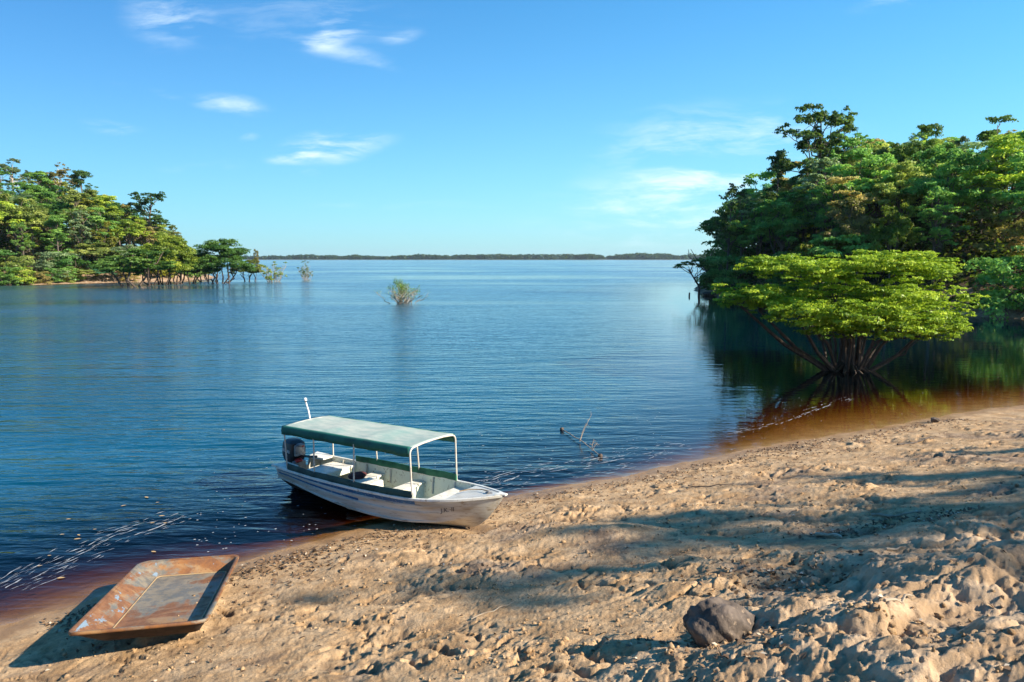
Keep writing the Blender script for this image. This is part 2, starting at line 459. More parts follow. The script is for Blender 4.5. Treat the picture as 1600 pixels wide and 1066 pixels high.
M['red'] = weathered('red_plastic', (.45,.02,.02), (.30,.015,.015), 10, .4)
M['white'] = weathered('white_lettering', (.78,.78,.78), (.66,.66,.66), 10, .5)
M['ink'] = weathered('faded_ink', (.07,.07,.08), (.16,.15,.14), 20, .7)
M['maroon'] = weathered('maroon_cloth', (.085,.022,.022), (.055,.018,.018), 8, .85)
M['orange_rope'] = weathered('rope', (.32,.22,.12), (.24,.16,.09), 20, .85)
M['foam'] = weathered('foam', (.40,.42,.43), (.27,.29,.31), 10, .7)
M['rock'] = weathered('dark_rock', (.135,.100,.075), (.060,.046,.037), 5, .85, (.35,.65), bump=.03, c3=(.26,.19,.13))
M['litter'] = weathered('dead_leaves', (.16,.095,.05), (.07,.045,.03), 6, .85)
M['pale_litter'] = weathered('pale_leaf', (.52,.44,.33), (.38,.30,.21), 6, .8)
M['yellow_leaf'] = weathered('fallen_leaf', (.55,.38,.16), (.40,.20,.08), 8, .6)

def mat_canopy():
    m, t = newmat('faded_canvas')
    tc = t.n('ShaderNodeTexCoord').outputs['Object']
    ed = t.n('ShaderNodeAttribute', attribute_name='edge').outputs['Fac']
    n = t.noise(t.mapping(tc, (1.2,3,1)), 2.2, 6, .62)
    top = t.mix(t.ramp(n, .38, .64), (.30,.37,.33), (.42,.45,.39))
    top = t.mix(t.math('MULTIPLY', t.ramp(t.noise(tc, 1.1, 4, .6), .45, .7), .5), top, (.16,.33,.29))
    e = t.ramp(t.math('ADD', ed, t.math('MULTIPLY', t.math('SUBTRACT', n, .5), .35)), .62, .95)
    c = t.mix(e, top, (.02,.26,.19))
    t.out(t.pbsdf(c, .8, t.bump(t.noise(t.mapping(tc, (2,5,1)), 3, 4), .5, .012), spec=.2))
    return m
M['canopy'] = mat_canopy()

def mat_rust():
    m, t = newmat('rusty_steel')
    tc = t.n('ShaderNodeTexCoord').outputs['Object']
    n1 = t.noise(t.mapping(tc, (1.0,.55,2.0), (0,0,.5)), 1.6, 7, .62, .4); n2 = t.noise(tc, 7, 6, .66); n3 = t.noise(t.mapping(tc, (1.4,4,4), (0,0,.25)), 1.3, 5, .6, .6)
    rust = t.mix(t.ramp(n2, .35, .66), (.25,.105,.032), (.15,.064,.028))
    rust = t.mix(t.ramp(n3, .5, .66), rust, (.31,.175,.075))
    rust = t.mix(t.math('MULTIPLY', t.ramp(t.noise(tc, 22, 4, .7), .55, .7), .7), rust, (.11,.05,.025))
    metal = t.mix(t.ramp(n2, .4, .6), (.150,.138,.115), (.235,.195,.14))
    fl = t.n('ShaderNodeAttribute', attribute_name='floor').outputs['Fac']
    so = t.n('ShaderNodeSeparateXYZ'); t.l(tc, so.inputs[0])
    c = t.mix(t.ramp(t.math('ADD', t.math('ADD', n1, t.math('MULTIPLY', n3, .25)), t.math('MULTIPLY', fl, t.math('ADD', .06, t.math('MULTIPLY', so.outputs[1], .10)))), .63, .72), rust, metal)
    side = t.n('ShaderNodeAttribute', attribute_name='paint').outputs['Fac']
    pn = t.math('ADD', t.noise(t.mapping(tc, (2,1.1,2)), 2.0, 6, .7), t.math('MULTIPLY', side, .13))
    c = t.mix(t.ramp(pn, .70, .74), c, (.20,.27,.33))
    t.out(t.pbsdf(c, t.ramp(n2, .3, .7, .45, .75), t.bump(n2, .4, .012), t.ramp(n1, .5, .7, 0.0, .25)))
    return m
M['rust'] = mat_rust()
M['shaded_rust'] = weathered('shaded_rust', (.040,.020,.012), (.022,.013,.010), 6, .85)  # tray outside: shade under the rim painted into the rust colour

def mat_plate():
    m, t = newmat('tread_plate')
    tc = t.n('ShaderNodeTexCoord').outputs['Object']
    ch = t.n('ShaderNodeTexChecker'); ch.inputs['Scale'].default_value = 22; t.l(t.mapping(tc, (1,1,1), (0,0,.78)), ch.inputs['Vector'])
    n = t.noise(tc, 5, 5)
    c = t.mix(t.ramp(n, .4, .7), (.66,.65,.60), (.50,.46,.38))
    c = t.mix(t.math('MULTIPLY', ch.outputs['Fac'], .25), c, (.40,.35,.28))
    t.out(t.pbsdf(c, .45, t.bump(ch.outputs['Fac'], .6, .008), .2))
    return m
M['plate'] = mat_plate()
#PART2
# ------------------------------------------------------------------ camera, sun, sky
cd = bpy.data.cameras.new('camera'); cam = bpy.data.objects.new('camera', cd); COL.objects.link(cam)
cam.location = (0, 0, CAMZ); cam.rotation_euler = (math.pi/2-TH, 0, 0)
cd.sensor_width = 36; cd.lens = 36*F/1600; cd.clip_start = .05; cd.clip_end = 20000
scene.camera = cam
ld = bpy.data.lights.new('sun', 'SUN'); sun = bpy.data.objects.new('sun', ld); COL.objects.link(sun)
ld.energy = 5.0; ld.angle = rad(.55); ld.color = (1, .88, .70)
sun.rotation_euler = Vector(SUN.tolist()).to_track_quat('Z', 'Y').to_euler()
sun.location = (60, 5, 60)

def build_world():
    w = bpy.data.worlds.new('World'); scene.world = w; w.use_nodes = True
    t = NT(w)
    sky = t.n('ShaderNodeTexSky', sky_type='NISHITA'); sky.sun_disc = False
    sky.sun_elevation = rad(SUN_EL); sky.sun_rotation = rad(90-SUN_AZ)
    sky.altitude = 0; sky.air_density = 1.0; sky.dust_density = .15; sky.ozone_density = 5.0
    hs = t.n('ShaderNodeHueSaturation'); hs.inputs['Saturation'].default_value = 1.18; hs.inputs['Hue'].default_value = .495; hs.inputs['Value'].default_value = 1.0
    t.l(sky.outputs[0], hs.inputs['Color'])
    col = t.mix(1.0, hs.outputs[0], (.40, .95, 1.02), 'MULTIPLY')
    sd = t.n('ShaderNodeSeparateXYZ'); t.l(t.n('ShaderNodeTexCoord').outputs['Generated'], sd.inputs[0])
    away = t.ramp(sd.outputs[0], -.75, .40, .50, 1.0)          # the sky is deeper on the side away from the sun
    cb = t.n('ShaderNodeCombineColor'); t.l(t.math('POWER', away, 2.0), cb.inputs[0]); t.l(away, cb.inputs[1]); t.l(t.math('POWER', away, .7), cb.inputs[2])
    col = t.mix(1.0, col, cb.outputs[0], 'MULTIPLY')
    # pale air near the horizon
    tc0 = t.n('ShaderNodeTexCoord').outputs['Generated']; s0 = t.n('ShaderNodeSeparateXYZ'); t.l(tc0, s0.inputs[0])
    hz = t.math('MULTIPLY', t.math('POWER', math.e, t.math('MULTIPLY', t.math('MAXIMUM', s0.outputs[2], 0.0), -5.5)), .80)
    col = t.mix(hz, col, (2.1, 3.0, 3.5))
    # thin cirrus, in directions over the river (u = x/y, v = z/y)
    tc = t.n('ShaderNodeTexCoord').outputs['Generated']
    sp = t.n('ShaderNodeSeparateXYZ'); t.l(tc, sp.inputs[0])
    yy = t.math('MAXIMUM', sp.outputs[1], .05)
    u = t.math('DIVIDE', sp.outputs[0], yy); v = t.math('DIVIDE', sp.outputs[2], yy)
    cv = t.n('ShaderNodeCombineXYZ'); t.l(u, cv.inputs[0]); t.l(v, cv.inputs[1])
    uv = cv.outputs[0]
    wn = t.n('ShaderNodeTexNoise'); wn.inputs['Scale'].default_value = 6; wn.inputs['Detail'].default_value = 4; t.l(uv, wn.inputs['Vector'])
    va = t.n('ShaderNodeVectorMath', operation='MULTIPLY_ADD'); t.l(wn.outputs['Color'], va.inputs[0]); va.inputs[1].default_value = (.07,.03,0); t.l(uv, va.inputs[2])
    wuv = va.outputs[0]
    total = None
    def px(x, y):
        P = at_y(x, y, 1.0); return P[0], P[2]-CAMZ
    # (px, py, half width, half height, tilt deg, strength, streak scale)
    clouds = [(525, 228, 95, 28, 6, 1.15, 1), (455, 244, 55, 13, 3, .85, 1), (525, 48, 62, 26, 22, .70, 1), (270, 25, 85, 55, -10, .55, 1),
              (360, 166, 66, 18, -8, .75, 1), (268, 148, 28, 7, -24, .45, 1), (180, 198, 60, 13, -8, .35, 1), (320, 258, 75, 9, 3, .34, 1),
              (490, 269, 22, 7, 0, .40, 1), (385, 217, 24, 7, 8, .30, 1), (625, 56, 38, 12, 8, .35, 1), (1100, 285, 130, 34, 2, .75, 1),
              (1120, 300, 90, 18, 1, .40, 1), (1060, 345, 260, 50, 0, .65, 1), (1120, 215, 200, 60, 3, .50, 1), (1000, 300, 160, 30, 2, .4, 1), (640, 320, 170, 6, 0, .26, 1), (930, 322, 60, 5, 0, .28, 1), (540, 85, 90, 16, -14, .45, 1),
              (195, 130, 26, 8, -6, .25, 1), (1380, 12, 60, 14, 10, .40, 1), (470, 30, 190, 60, 0, .20, 1), (1130, 250, 240, 70, 4, .22, 1)]
    for (x, y, wpx, hpx, tilt, st, sc) in clouds:
        cu, cvv = px(x, y); ww = wpx/F; hh = hpx/F
        m1 = t.n('ShaderNodeMapping', vector_type='TEXTURE'); t.l(wuv, m1.inputs['Vector'])
        m1.inputs['Location'].default_value = (cu+.035, cvv+.015, 0); m1.inputs['Rotation'].default_value = (0,0,rad(tilt)); m1.inputs['Scale'].default_value = (ww, hh, 1)
        ln = t.n('ShaderNodeVectorMath', operation='LENGTH'); t.l(m1.outputs[0], ln.inputs[0])
        mask = t.ramp(ln.outputs['Value'], .15, 1.15, 1.0, 0.0)
        k = t.math('MULTIPLY', mask, st)
        total = k if total is None else t.math('ADD', total, k)
    fib = t.noise(t.mapping(wuv, (5,26,1), (0,0,rad(-9))), 1.0, 7, .62, .7)
    fine = t.noise(t.mapping(wuv, (12,50,1), (0,0,rad(-20))), 1.0, 6, .65, .4)
    f = t.math('MULTIPLY', total, t.ramp(t.math('ADD', t.math('MULTIPLY', fib, .7), t.math('MULTIPLY', fine, .3)), .42, .70, .0, 1.0))
    cfac = t.math('MINIMUM', f, .8)
    col = t.mix(cfac, col, (4.2, 4.9, 5.3))
    bg = t.n('ShaderNodeBackground'); bg.inputs['Strength'].default_value = .116; t.l(col, bg.inputs['Color'])
    o = t.n('ShaderNodeOutputWorld'); t.l(bg.outputs[0], o.inputs['Surface'])
build_world()
vs = scene.view_settings; vs.view_transform = 'Standard'; vs.look = 'None'; vs.exposure = 1.12; vs.gamma = 1

# ------------------------------------------------------------------ the ground sheet
def polar(rs, ths):
    R_, T_ = np.meshgrid(rs, ths, indexing='ij')
    return R_*np.sin(T_), R_*np.cos(T_)

def grid_faces(nr, nt, wrap):
    i = np.arange(nr-1)[:,None]; j = np.arange(nt if wrap else nt-1)[None,:]; k = (j+1) % nt
    return np.stack([i*nt+j, i*nt+k, (i+1)*nt+k, (i+1)*nt+j], -1).reshape(-1, 4)[:, ::-1]

def build_ground():
    fine = np.linspace(rad(-42), rad(42), 900); rest = np.linspace(rad(42), rad(318), 90)[1:-1]
    ths = np.concatenate([fine, rest])
    rs = np.concatenate([np.array([.02,.6,1.2,1.8]), np.geomspace(2.2, 34, 640), np.geomspace(34, 4200, 60)[1:]])
    X, Y = polar(rs, ths)
    Z = height(X, Y)
    # lowness: how far a point lies under its surroundings (the sand colour is darker there)
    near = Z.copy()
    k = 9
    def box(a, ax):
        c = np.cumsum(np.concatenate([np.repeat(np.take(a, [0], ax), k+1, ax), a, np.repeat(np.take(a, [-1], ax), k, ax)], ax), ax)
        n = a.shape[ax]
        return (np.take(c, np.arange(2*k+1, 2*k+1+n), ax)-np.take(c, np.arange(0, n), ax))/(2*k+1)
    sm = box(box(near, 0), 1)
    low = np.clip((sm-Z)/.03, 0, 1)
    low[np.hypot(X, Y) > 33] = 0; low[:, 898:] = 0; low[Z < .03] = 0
    clay = sstep(1.1, 2.6, X*.55-(Y-7.2)*.62)*sstep(8.8, 7.0, Y)
    V = np.stack([X, Y, Z], -1).reshape(-1, 3)
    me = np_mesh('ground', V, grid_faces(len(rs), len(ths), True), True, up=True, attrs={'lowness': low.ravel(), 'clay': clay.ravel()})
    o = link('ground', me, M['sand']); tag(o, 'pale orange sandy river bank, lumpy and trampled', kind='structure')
build_ground()

# shoreline of the wooded point across the bay and of the near wooded hill: closed outlines, land inside
HILL_L = spline([(-260,95),(-150,112),(-98,127),(-88,137),(-81,146),(-76,151),(-73,159),(-76,174),(-88,200),(-110,235),(-160,270),(-260,290)], 4)
HILL_R = spline([(150,30),(90,42),(62,48),(50,52),(42.5,57),(38,63),(34,70),(30,80),(27.5,93),(30,112),(40,135),(70,170),(130,210),(260,240)], 4)

def hill_z(x, y, side):
    if side == 'L':
        d = -sdist(x, y, HILL_L)*-1.0
        bk = .2+.8*sstep(-94, -80, x)
        z = bk*(1-np.exp(-np.maximum(d,0)/5))+.36*np.minimum(np.maximum(d-3,0), 36)+np.where(d < 0, d*.25, 0)
    else:
        d = sdist(x, y, HILL_R)
        z = 1.2*(1-np.exp(-np.maximum(d,0)/2))+.40*np.minimum(np.maximum(d-2,0), 30)+np.where(d < 0, d*.3, 0)
    return z, d
# orientation: make the land side positive
if hill_z(np.array([-150.]), np.array([190.]), 'L')[1][0] < 0: HILL_L = HILL_L[::-1]
if hill_z(np.array([120.]), np.array([110.]), 'R')[1][0] < 0: HILL_R = HILL_R[::-1]

for side, (x0, x1, y0, y1, nx, ny), nm, lab in (
        ('L', (-300, -50, 80, 300, 170, 150), 'hillside', 'wooded point of land across the bay, with a pale sandy foot'),
        ('R', (22, 300, 24, 260, 180, 150), 'hillside', 'steep wooded slope beside the near inlet')):
    X, Y = np.meshgrid(np.linspace(x0, x1, nx), np.linspace(y0, y1, ny), indexing='ij')
    Z, D = hill_z(X, Y, side); Z = Z+np.where(D > 1, .5, .12)*fbm(X*.16, Y*.16, 5, 4)
    Z = np.where(D < -7, -2.0, Z)
    me = np_mesh(nm, np.stack([X, Y, Z], -1).reshape(-1, 3), grid_faces(nx, ny, False)[:, ::-1], True, up=True)
    tag(link(nm, me, M['hill']), lab, kind='structure')

# ------------------------------------------------------------------ water
def build_water():
    ths = np.concatenate([np.linspace(rad(-44), rad(44), 240), np.linspace(rad(44), rad(316), 60)[1:-1]])
    rs = np.concatenate([np.array([.5]), np.geomspace(5, 60, 260), np.geomspace(60, 5000, 90)[1:]])
    X, Y = polar(rs, ths)
    Z, d = base_z(X, Y)
    hz = np.minimum(hill_z(X, Y, 'L')[1], 0)*-.25; hz2 = np.minimum(hill_z(X, Y, 'R')[1], 0)*-.3
    depth = np.minimum(np.clip(-Z, 0, 6), np.minimum(hz+.02, hz2+.02))
    calm = sstep(-9, 3.5, X-.20*Y-1.0)*sstep(190, 80, Y)
    calm = np.maximum(calm, .55*sstep(3.2, .4, -d))
    V = np.stack([X, Y, np.zeros_like(X)], -1).reshape(-1, 3)
    me = np_mesh('river_water', V, grid_faces(len(rs), len(ths), True), True, up=True, attrs={'depth': depth.ravel(), 'calm': calm.ravel()})
    tag(link('river', me, M['water']), 'dark blue rippled river, brown where it is shallow', kind='structure')
build_water()

# ------------------------------------------------------------------ boat
def pch(xs, ys):
    xs = np.array(xs, float); ys = np.array(ys, float)
    m = np.gradient(ys, xs)
    def f(x):
        x = np.clip(x, xs[0], xs[-1]); i = np.clip(np.searchsorted(xs, x, 'right')-1, 0, len(xs)-2)
        h = xs[i+1]-xs[i]; t = (x-xs[i])/h
        return (2*t**3-3*t**2+1)*ys[i]+(t**3-2*t**2+t)*h*m[i]+(-2*t**3+3*t**2)*ys[i+1]+(t**3-t**2)*h*m[i+1]
    return f
BL = 5.56
beam = pch([0,1,2,3,4,4.6,5.1,5.4,5.56], [.60,.66,.69,.69,.635,.50,.30,.14,.035])
sheer = pch([0,1,2,3,4,4.8,5.56], [.70,.66,.635,.625,.635,.69,.778])
keelz = pch([0,2,4,4.6,4.95,5.2,5.4,5.56], [0,0,.0,.03,.12,.31,.54,.74])
chz = pch([0,.5,1,1.5,2,2.5,3,3.5,4,4.5,4.9,5.2,5.56], [.455,.405,.335,.27,.215,.175,.15,.15,.175,.225,.33,.47,.755])
chf = pch([0,3,4.2,5,5.56], [.92,.90,.80,.58,.5])

def hull_pt(x, s):
    """starboard half section: s in 0..1 keel to chine, 1..2 chine to gunwale"""
    b, g, k, cz, cf = float(beam(x)), float(sheer(x)), float(keelz(x)), float(chz(x)), float(chf(x))
    if s <= 1: return np.array([x, -b*cf*s, k+(cz-k)*s**1.25])
    t = s-1
    return np.array([x, -(b*cf+(b-b*cf)*t**.8), cz+(g-cz)*t])

def build_boat():
    root = empty('motor_boat', M=mat4(BOAT_R, BOAT_T))
    tag(root, 'white aluminium motor boat with a green canopy, bow run up on the sand', 'boat')
    xs = np.concatenate([np.linspace(0, 4.2, 43), np.linspace(4.3, BL, 27)])
    prof = [(0,0),(.5,0),(1,0),(1.0,.022),(1.07,.022),(1.09,0),(1.36,0),(1.38,.020),(1.46,.020),(1.48,0),(1.66,0),(1.68,.016),(1.74,.016),(1.76,0),(2,0)]
    hb = MB()
    def ring(x, inner):
        fade = float(np.clip((4.7-x)/1.2, 0, 1)); st = []
        for s, o in (prof if not inner else [(0,0),(.5,0),(.9,0),(1.1,0),(1.3,0),(1.6,0),(2,0)]):
            p = hull_pt(x, s); p[1] -= o*fade
            if inner:
                p[1] = min(p[1]+.022, 0); p[2] = max(p[2]+(.02 if s < 1.2 else 0), .075+.25*float(keelz(x))) if s < 1.9 else p[2]
            st.append(p)
        port = [np.array([p[0], -p[1], p[2]]) for p in st[1:]][::-1]
        return port+st
    R0 = [ring(x, False) for x in xs]; n0 = len(R0[0]); mid = (n0-1)//2      # gunwale (port) ... keel ... gunwale (starboard)
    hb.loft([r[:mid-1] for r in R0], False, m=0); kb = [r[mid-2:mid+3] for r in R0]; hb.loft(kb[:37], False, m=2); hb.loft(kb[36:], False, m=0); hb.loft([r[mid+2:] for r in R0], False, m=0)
    hb.loft([ring(x, True)[::-1] for x in xs if x < BL-.06], False, m=1)
    # transom, with the notch the motor hangs in
    r0 = ring(0, False); r0b = [p+[.05,0,0] for p in r0]
    topc = [np.array([0,-.26,.70]), np.array([0,-.22,.56]), np.array([0,.22,.56]), np.array([0,.26,.70])]
    out = r0+topc; outb = [p+np.array([.05,0,0]) for p in out]
    n = len(out)
    hb.add(out+outb, [tuple(range(n)), tuple(range(2*n-1, n-1, -1))], 0)
    hb.add(topc+[p+np.array([.05,0,0]) for p in topc], [(0,1,5,4),(1,2,6,5),(2,3,7,6)], 0)
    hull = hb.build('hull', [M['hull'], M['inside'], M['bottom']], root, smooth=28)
    # gunwale rail along the sheer, both sides
    for sd in (-1, 1):
        g = MB(); rings = []
        for x in xs:
            b, z = float(beam(x)), float(sheer(x))
            y0 = max(b-.030, .0); y1 = b+.020
            rings.append([np.array([x, sd*y, zz]) for y, zz in ((y0, z-.004),(y0, z+.016),(y1-.008, z+.018),(y1, z+.008),(y1, z-.028),(b+.004, z-.030))])
        g.loft(rings, True, True, True)
        g.build('gunwale', M['seat'], root, smooth=30)
    # painted stripes
    def stripe(x0, x1, s0, s1, sd):
        m = MB(); r = []
        for x in np.linspace(x0, x1, 40):
            a, b = hull_pt(x, s0), hull_pt(x, s1)
            a[1] -= .004; b[1] -= .004
            r.append([np.array([q[0], q[1] if sd < 0 else -q[1], q[2]]) for q in (a, b, b+[0,.003,0], a+[0,.003,0])])
        m.loft(r, True, True, True)
        return m.build('stripe', M['blue'], root)
    for sd in (-1, 1):
        stripe(.06, 4.02, 1.78, 1.93, sd); stripe(.06, 2.6, 1.50, 1.60, sd)
    # ribs inside
    for x in (.75, 1.45, 2.15, 2.75, 3.35, 3.95, 4.45):
        for sd in (-1, 1):
            m = MB(); pts = []
            for s in (1.3, 1.5, 1.75, 1.97):
                p = hull_pt(x, s); pts.append(np.array([x, sd*(-p[1]-.040), max(p[2], .11)]))
            m.tube(pts, .016, 6); m.build('rib', M['pipe'], root, smooth=True)
    # thwarts
    def bench(x0, x1, z, name='bench', box=False):
        m = MB(); xm = .5*(x0+x1)
        def w(x, zz):
            g, cz = float(sheer(x)), float(chz(x)); t = np.clip((zz-cz)/(g-cz), .02, 1)
            return float(-hull_pt(x, 1+t)[1])-.026
        tp = []
        for x in (x0, x0+.01, x1-.01, x1):
            ww = w(x, z); dz = -.012 if x in (x0, x1) else 0
            tp.append([np.array([x, y, z+dz]) for y in np.linspace(-ww, ww, 9)]+[np.array([x, y, z-.035]) for y in np.linspace(ww, -ww, 9)])
        m.loft(tp, True, True, True)
        o = m.build(name, M['seat'], root, smooth=30)
        for xx in ((x0+.03, x1-.03) if box else (x0+.05, x1-.05)):
            q = MB(); zb = float(chz(x0))+.03
            wt, wb = w(xx, z-.04), w(xx, zb+.03)
            yw = wt if box else wt
            a = [np.array([xx-.012, -wb, zb]), np.array([xx-.012, wb, zb]), np.array([xx-.012, wt, z-.036]), np.array([xx-.012, -wt, z-.036])]
            q.loft([a, [p+[.024,0,0] for p in a]], True, True, True)
            q.build('bench_front', M['inside'], root)
        return o
    bench(.42, 1.10, .585, box=True)
    bench(1.66, 1.98, .50)
    bench(2.86, 3.14, .50)
    bench(3.98, 4.32, .53)
    # raised box between the seats
    m = MB(); m.box((2.22, -.16, .32), (.42, .66, .48), bev=.02); m.build('locker', M['seat'], root, smooth=30)
    # bow deck
    m = MB(); top = []; xs2 = np.linspace(4.58, 5.50, 14)
    for x in xs2:
        b = max(float(beam(x))-.028, .01); z = float(sheer(x))+.002
        top.append([np.array([x, y, z+.012*(1-(y/b)**2)]) for y in np.linspace(-b, b, 7)]+[np.array([x, y, z-.02]) for y in np.linspace(b, -b, 7)])
    m.loft(top, True, True, True); deck = m.build('bow_deck', M['plate'], root)
    m = MB(); m.box((5.22, .03, .755), (.16,.04,.03), bev=.01); m.box((5.22, .03, .778), (.05,.10,.02), bev=.006); m.build('cleat', M['grey_metal'], deck, smooth=30)
    m = MB(); m.tube([(5.22,.03,.785),(5.0,.10,.765),(4.78,.02,.757),(4.68,-.15,.75)], .010, 6); m.build('mooring_rope', M['orange_rope'], deck, smooth=True)
    m = MB(); m.loft([[np.array([5.42,-.10,.765]), np.array([5.42,.10,.765]), np.array([5.42,.10,.795]), np.array([5.42,-.10,.795])],
                      [np.array([5.62,-.035,.775]), np.array([5.62,.035,.775]), np.array([5.62,.035,.806]), np.array([5.62,-.035,.806])]], True, True, True)
    m.build('bow_cap', M['seat'], root, bevel=.008)
    # stern deck plates either side of the motor
    for sd in (-1, 1):
        m = MB(); a = [np.array([-.05, sd*.27, .70]), np.array([.40, sd*.33, .69]), np.array([.40, sd*.62, .69]), np.array([-.14, sd*.615, .715])]
        if sd < 0: a = a[::-1]
        m.loft([[p-[0,0,.02] for p in a], [p+[0,0,.022] for p in a]], True, True, True); m.build('stern_deck', M['seat'], root)
    # canopy frame and cloth
    CW = .6375
    def cz(x): return 1.617+(1.573-1.617)*(x-.39)/3.566
    def hoop(x, name='canopy_hoop', r=.021, y0=None):
        m = MB(); g = float(beam(x))-.01; z0 = float(sheer(x)); zt = cz(x)-.012; pts = [np.array([x, -g, z0])]
        rc = .11
        for a in np.linspace(180, 90, 7): pts.append(np.array([x, -CW+rc+rc*math.cos(rad(a)), zt-rc+rc*math.sin(rad(a))]))
        for y in (-.3, 0, .3): pts.append(np.array([x, y, zt+.03*(1-(y/CW)**2)]))
        for a in np.linspace(90, 0, 7): pts.append(np.array([x, CW-rc+rc*math.cos(rad(a)), zt-rc+rc*math.sin(rad(a))]))
        pts.append(np.array([x, g, z0]))
        m.tube(pts, r, 10); return m.build(name, M['pipe'], root, smooth=True)
    hoop(.40, r=.015); hoop(3.975, r=.017)
    for x, sd in ((1.32,-1),(2.50,-1),(1.75,1),(2.95,1)):
        m = MB(); g = float(beam(x))-.012
        m.tube([(x, sd*g, float(sheer(x))-.05), (x, sd*(CW-.015), cz(x)-.06)], .015, 8); m.build('canopy_post', M['pipe'], root, smooth=True)
    nx = 60; U = np.linspace(.33, 3.965, nx)
    rng = np.random.default_rng(4)
    def crosssec(x, part):
        u = (x-.33)/3.635
        sag = .022*abs(math.sin(u*math.pi*3))*1.0
        z = cz(x)
        if part == 'top':
            ys = np.linspace(-CW+.035, CW-.035, 17)
            return [np.array([x, y, z+.030*(1-(y/CW)**2)-sag*(1-(y/CW)**4)+.006*float(pnoise(np.array([x*3.0]), np.array([y*5.0]), 3)[0])]) for y in ys]
        sd = part; w = .012*math.sin(x*7.0)+.008*math.sin(x*17+1)
        low = .160+.012*math.sin(x*5.3)+.02*abs(math.sin(u*math.pi*3))
        return [np.array([x, sd*(CW-.035), z+.0045]), np.array([x, sd*(CW-.012), z-.004]), np.array([x, sd*(CW+.002), z-.03]), np.array([x, sd*(CW+.008+w*.5), z-.09]), np.array([x, sd*(CW-.002+w), z-low])]
    V = np.array([p for x in U for p in crosssec(x, 'top')]); edge = np.abs(V[:,1])/CW
    edge = np.maximum(edge**3, np.where(V[:,0] < .45, .6, 0))
    me = np_mesh('canopy', V, grid_faces(nx, 17, False), True, {'edge': edge})
    can = link('canopy', me, M['canopy'], root); sm = can.modifiers.new('thick', 'SOLIDIFY'); sm.thickness = .006
    for sd in (-1, 1):
        V = np.array([p for x in U for p in crosssec(x, sd)])
        me = np_mesh('valance', V, grid_faces(nx, 5, False), True); o = link('valance', me, M['valance'], can)
        sm = o.modifiers.new('thick', 'SOLIDIFY'); sm.thickness = .006
    # rolled side curtains lashed along the gunwales
    for sd, xa, mt, hh in ((-1, .42, 'dark_curtain', .125), (1, 1.12, 'curtain', .13)):
        r = []
        for x in np.linspace(xa, 3.99, 50):
            b = float(beam(x))-.02; z = float(sheer(x))+.012; w = .006*math.sin(x*9)+.004*math.sin(x*23)
            lean = .02*sd
            r.append([np.array([x, sd*(b+a)+w, z+q*hh*(1+.05*math.sin(x*4))]) for a, q in ((.012,0),(.022,.3),(.018,.7),(.004,1.0),(-.008,1.0),(-.016,.7),(-.018,.3),(-.012,0))])
        m = MB(); m.loft(r, True, True, True); m.build('side_curtain', M[mt], root, smooth=60)
    # stern light pole rising through the canopy
    m = MB(); m.tube([(.34,.10,1.52),(.31,.085,1.80),(.26,.06,2.02)], [.018,.017,.015], 8); pole = m.build('light_pole', M['white'], root, smooth=True)
    m = MB(); m.tube([(.265,.062,2.005),(.262,.061,2.03)], .022, 8); m.build('collar', M['black'], pole, smooth=30)
    m = MB(); m.tube([(.262,.061,2.03),(.258,.059,2.06),(.25,.056,2.09),(.249,.055,2.10)], [.028,.034,.030,.012], 10); m.build('lamp', M['white'], pole, smooth=60)
    # outboard motor
    mo = empty('outboard_motor'); mo.parent = root; mo.location = (-.16, 0, .62); mo.rotation_euler = (0, rad(4), rad(-10)); mo.scale = (1.2, 1.2, 1.2)
    m = MB()
    def rr(hx, hy, z, ox=0, r=.05):
        out = []
        for sx, sy, a0 in ((1,1,0),(-1,1,90),(-1,-1,180),(1,-1,270)):
            for a in (0,30,60,90):
                t_ = rad(a0+a); out.append(np.array([ox+sx*(hx-r)+r*math.cos(t_), sy*(hy-r)+r*math.sin(t_), z]))
        return out
    m.loft([rr(.11,.09,-.02,-.03,.04), rr(.16,.13,.05,-.03), rr(.185,.155,.16,-.03), rr(.185,.155,.30,-.02), rr(.17,.145,.40,-.02,.06), rr(.12,.10,.445,-.02,.06), rr(.03,.03,.452,-.02,.02)], True, True, True)
    cowl = m.build('cowling', M['black'], mo, smooth=35)
    m = MB(); m.box((.185,.0,.28), (.06,.20,.22), bev=.02); m.box((.20,.0,.38), (.08,.12,.06), bev=.02); m.build('carburettor', M['grey_metal'], mo, smooth=30)
    m = MB(); m.box((.20,-.03,.10), (.09,.13,.07), bev=.02); m.build('fuel_fitting', M['red'], mo, smooth=30)
    m = MB(); m.box((.205,.05,.36), (.06,.05,.05), bev=.015); m.build('starter_knob', M['red'], mo, smooth=30)
    m = MB(); m.tube([(.16,.02,.16),(.40,.06,.20),(.62,.10,.24)], [.022,.018,.022], 8); m.build('tiller', M['black'], mo, smooth=True)
    m = MB(); m.box((.15,0,-.05), (.10,.24,.28), bev=.02); m.build('clamp_bracket', M['grey_metal'], mo, smooth=30)
    m = MB(); m.loft([rr(.09,.05,-.02,-.04,.03), rr(.075,.035,-.40,-.04,.02), rr(.10,.03,-.62,-.05,.02)], True, True, True)
    m.box((-.06,0,-.46), (.26,.18,.012), bev=.004); m.tube([(-.18,0,-.60),(.10,0,-.60)], [.03,.045], 8)
    m.build('drive_leg', M['black'], mo, smooth=35)
